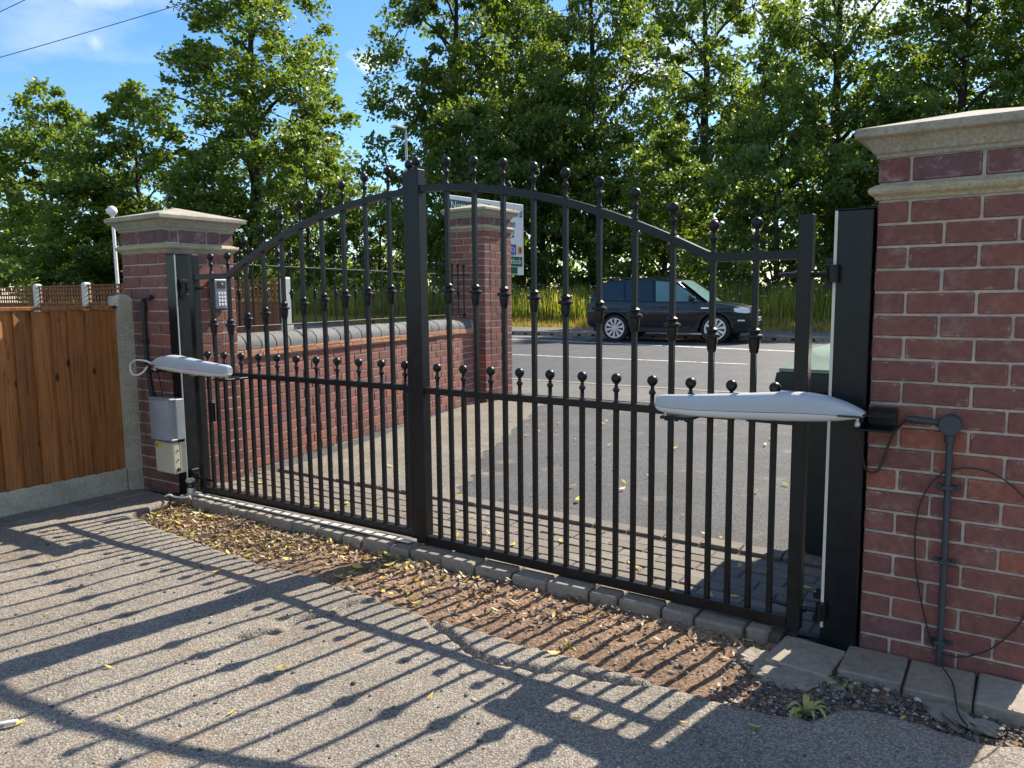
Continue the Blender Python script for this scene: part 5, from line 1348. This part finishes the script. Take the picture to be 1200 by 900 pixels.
# far wood closing the view behind the trees
r = np.random.default_rng(77); n = 52000
uu = r.uniform(-110, 30, n); vv = r.uniform(48, 57, n)
hh = np.where(uu > -36, 6.5, 3.2) + 4.5 * vnoise(uu, vv, 0.12, 78)
zz = 0.4 + hh * r.random(n) ** 0.8
P0 = np.stack([uu, vv, zz], 1)
d1 = r.normal(0, 1, (n, 3)); d1 /= np.linalg.norm(d1, axis=1)[:, None]; d2 = np.cross(d1, r.normal(0, 1, (n, 3))); d2 /= np.linalg.norm(d2, axis=1)[:, None]
P = np.stack([P0, P0 + d1 * .22 + d2 * .16, P0 + d1 * .45, P0 + d1 * .22 - d2 * .16], 1).reshape(-1, 3)
o = tag(link('far_wood', np_mesh('far_wood', P, np.arange(n)[:, None] * 4 + np.arange(4)[None], 'tree_leaf')), 'dim mass of woodland foliage behind the tall trees', 'wood', kind='stuff'); o.rotation_euler = (0, 0, ANG)

# ------------------------------------------------------------------ litter, gravel, weeds
def leaf_cloud(n, su, sv, sz, size, seed, flat=0.35):
    r = np.random.default_rng(seed)
    P0 = np.stack([su, sv, sz], 1)
    a = r.uniform(0, 2 * np.pi, n); L_ = size * r.uniform(0.5, 1.35, n); w = L_ * r.uniform(0.22, 0.42, n)
    tx = r.normal(0, flat, n); ty = r.normal(0, flat, n)
    def pt(x, y, zc): # local leaf coords -> world
        X = np.cos(a) * x - np.sin(a) * y; Y = np.sin(a) * x + np.cos(a) * y
        return P0 + np.stack([X, Y, zc + tx * x + ty * y], 1)
    curl = L_ * r.uniform(-0.05, 0.35, n)
    V6 = [pt(-L_ * .5, 0, curl * .6), pt(-L_ * .15, w * .5, curl * .25), pt(L_ * .2, w * .42, curl * .1), pt(L_ * .5, 0, curl * .7), pt(L_ * .2, -w * .42, curl * .2), pt(-L_ * .15, -w * .5, curl * .3), pt(0 * L_, 0 * L_, 0 * L_)]
    P = np.stack(V6, 1).reshape(-1, 3); b = np.arange(n)[:, None] * 7
    T = np.concatenate([b + [[6, i, (i + 1) % 6]] for i in range(6)])
    return P, T
r = np.random.default_rng(88)
N_ = 14000
uu = -0.66 - 3.72 * r.random(N_) ** 0.75; vv = r.uniform(2.2, 2.75, N_)
ev = edge_v(uu)
dens = np.where(uu < -3.1, 1.0, np.where(uu < -2.3, 0.5, 0.28)) * np.clip(np.where(uu < -3.1, 0.35, 0.0) + ((vv - ev) / 0.40) ** 2, 0, 1.0)
dens *= 0.5 + 1.1 * vnoise(uu, vv, 5, 89)
kp = (r.random(N_) < dens) & (vv > ev + 0.005)
uu, vv = uu[kp], vv[kp]
P, T = leaf_cloud(len(uu), uu, vv, soil_z(uu, vv) + 0.004 + r.random(len(uu)) * 0.012, 0.031, 90)
o = tag(link('leaf_litter', np_mesh('leaf_litter', P, T, 'litter_leaf')), 'dry brown and yellow leaf litter heaped along the gate threshold', 'leaves', kind='stuff'); o.rotation_euler = (0, 0, ANG)
N_ = 130
uu = -4.35 + 2.3 * r.random(N_) ** 1.3; vv = 2.74 - 0.42 * r.random(N_) ** 1.4
P, T = leaf_cloud(N_, uu, vv, soil_z(uu, vv) + 0.014, 0.052, 95, 0.3)
o = tag(link('yellow_leaves', np_mesh('yellow_leaves', P, T, 'yellow_leaf')), 'bright yellow leaves strewn over the brown leaf litter', 'leaves', kind='stuff'); o.rotation_euler = (0, 0, ANG)
# gravel and chippings
ico = bmesh.new(); bmesh.ops.create_icosphere(ico, subdivisions=1, radius=1)
IV = np.array([v.co[:] for v in ico.verts]); IF = np.array([[v.index for v in f.verts] for f in ico.faces]); ico.free()
def stones(name, label, uu, vv, zz, size, seed):
    r = np.random.default_rng(seed); n = len(uu)
    s = size * r.lognormal(0, 0.45, n); sc = s[:, None] * r.uniform(0.6, 1.3, (n, 3)) * np.array([1, 1, 0.65])
    a = r.uniform(0, 2 * np.pi, n)
    Vv = IV[None] * (1 + r.normal(0, 0.17, (n, len(IV), 1))) * sc[:, None, :]
    X = Vv[..., 0] * np.cos(a)[:, None] - Vv[..., 1] * np.sin(a)[:, None]; Y = Vv[..., 0] * np.sin(a)[:, None] + Vv[..., 1] * np.cos(a)[:, None]
    P = np.stack([X + uu[:, None], Y + vv[:, None], Vv[..., 2] + zz[:, None]], -1).reshape(-1, 3)
    F = (np.arange(n)[:, None, None] * len(IV) + IF[None]).reshape(-1, 3)
    o = tag(link(name, np_mesh(name, P, F, 'loose_stone')), label, 'gravel', kind='stuff'); o.rotation_euler = (0, 0, ANG)
N_ = 11000
uu = r.uniform(-0.80, 1.25, N_); vv = r.uniform(2.22, 2.66, N_); ev = edge_v(uu)
kp = (vv > ev - 0.01) & (r.random(N_) < np.clip((uu + 0.85) / 0.35, 0.15, 1.0))
uu, vv = uu[kp], vv[kp]
stones('gravel', 'dark loose gravel along the edging of the conduit pillar', uu, vv, soil_z(uu, vv) + r.random(len(uu)) * 0.018 - 0.004, 0.0046, 91)
N_ = 2000
uu = r.uniform(-4.38, -0.55, N_); vv = r.uniform(2.2, 2.75, N_); kp = vv > edge_v(uu)
uu, vv = uu[kp], vv[kp]
stones('pebbles', 'small pale pebbles scattered on the bare soil by the gate', uu, vv, soil_z(uu, vv) + 0.001, 0.0042, 92)
N_ = 1500
uu = r.uniform(-4.6, 1.0, N_); vv = r.uniform(0.8, 2.3, N_); kp = vv < edge_v(uu) - 0.01
uu, vv = uu[kp], vv[kp]
stones('chippings', 'loose stone chippings scattered over the drive', uu, vv, drive_z(uu, vv) + 0.001, 0.0038, 93)
# single leaves that can be picked out
SPOTS = [(-3.21, 1.41, 'ground by the fence shadow'), (-2.9, 1.52, ''), (-0.78, 2.03, ''), (-1.05, 1.88, ''), (-2.93, 1.59, ''), (-2.62, 1.86, ''), (-2.33, 2.0, ''), (-2.05, 1.62, ''), (-3.3, 2.12, ''), (-3.02, 2.05, ''), (-1.75, 2.05, ''), (-1.5, 1.75, ''), (-2.55, 1.3, ''), (-1.95, 1.35, ''), (-3.7, 1.9, ''), (-1.32, 2.20, ''), (-0.25, 2.40, ''), (-0.6, 2.12, ''), (-2.2, 1.15, ''), (-2.44, 0.97, '')]
for i, (a, b, _) in enumerate(SPOTS):
    rr = np.random.default_rng(700 + i)
    P, T = leaf_cloud(1, np.zeros(1), np.zeros(1), np.zeros(1) + 0.004, 0.040, 800 + i, 0.15)
    o = link('fallen_leaf', np_mesh('fallen_leaf', P, T, 'yellow_leaf'))
    z_ = float(drive_z(a, b)[0]) if b < float(edge_v(np.array([a]))[0]) else float(soil_z(a, b)[0]) + 0.01
    o.location = W(a, b, z_ + 0.004); o.rotation_euler = (0, 0, ANG)
    tag(o, 'single yellowed leaf lying on the worn tarmac of the drive', 'leaf', 'fallen leaves on the drive')
N_ = 120
uu = r.uniform(-4.3, -0.4, N_); vv = 3.0 + 4.5 * r.random(N_) ** 1.5
P, T = leaf_cloud(N_, uu, vv, np.full(N_, 0.006), 0.06, 94, 0.2)
o = tag(link('blown_leaves', np_mesh('blown_leaves', P, T, 'yellow_leaf')), 'scattered yellow leaves on the drive outside the gate', 'leaves', kind='stuff'); o.rotation_euler = (0, 0, ANG)
def weed(label, u, v, n, L_, seed):
    r = random.Random(seed)
    t = thing('weed', label, 'weed', u, v, -0.03)
    for k in range(n):
        a = 2 * math.pi * k / n + r.uniform(-.9, .9); l_ = L_ * r.uniform(0.35, 1.25); h = l_ * r.uniform(0.12, 0.75); w = l_ * r.uniform(0.07, 0.13); tw = r.uniform(-.5, .5)
        pts = []
        for q in np.linspace(0, 1, 7):
            x = l_ * q; z = h * math.sin(q * math.pi * 0.78); ww = w * math.sin(math.pi * min(1, q * 0.9 + 0.1)) + 0.001
            pts.append((x, z, ww))
        vs = []
        for x, z, ww in pts:
            yo = tw * x * x / l_
            vs += [(x, yo - ww, z + ww * .5), (x, yo, z), (x, yo + ww, z + ww * .5)]
        fs = [(i * 3 + j, i * 3 + 3 + j, i * 3 + 4 + j, i * 3 + 1 + j) for i in range(6) for j in range(2)]
        MB().add(vs, fs).build('leaf', 'weed_leaf', t, smooth=True, angle=80, fix=False, rot=(0, 0, a))
    MB().tube([(0, 0, -0.02), (0, 0, 0.02)], 0.004, 6).build('stem', 'weed_leaf', t)
weed('wilted yellow green weed in the gravel by the broken tarmac edge', -0.50, 2.33, 15, 0.075, 1)
weed('small pale weed beside the edging blocks of the conduit pillar', -0.44, 2.56, 6, 0.05, 2)
weed('tiny green weed on the bare soil in front of the gate', -1.33, 2.33, 6, 0.045, 3)
mk = MB().box(-0.035, 0.035, -0.006, 0.006, 0.004, 0.012, 0.002).build('litter_scrap', 'white_paint', None)
mk.location = W(-2.46, 0.94, 0.0); mk.rotation_euler = (0, 0, ANG + 0.9)
tag(mk, 'small white scrap lying on the drive', 'scrap')
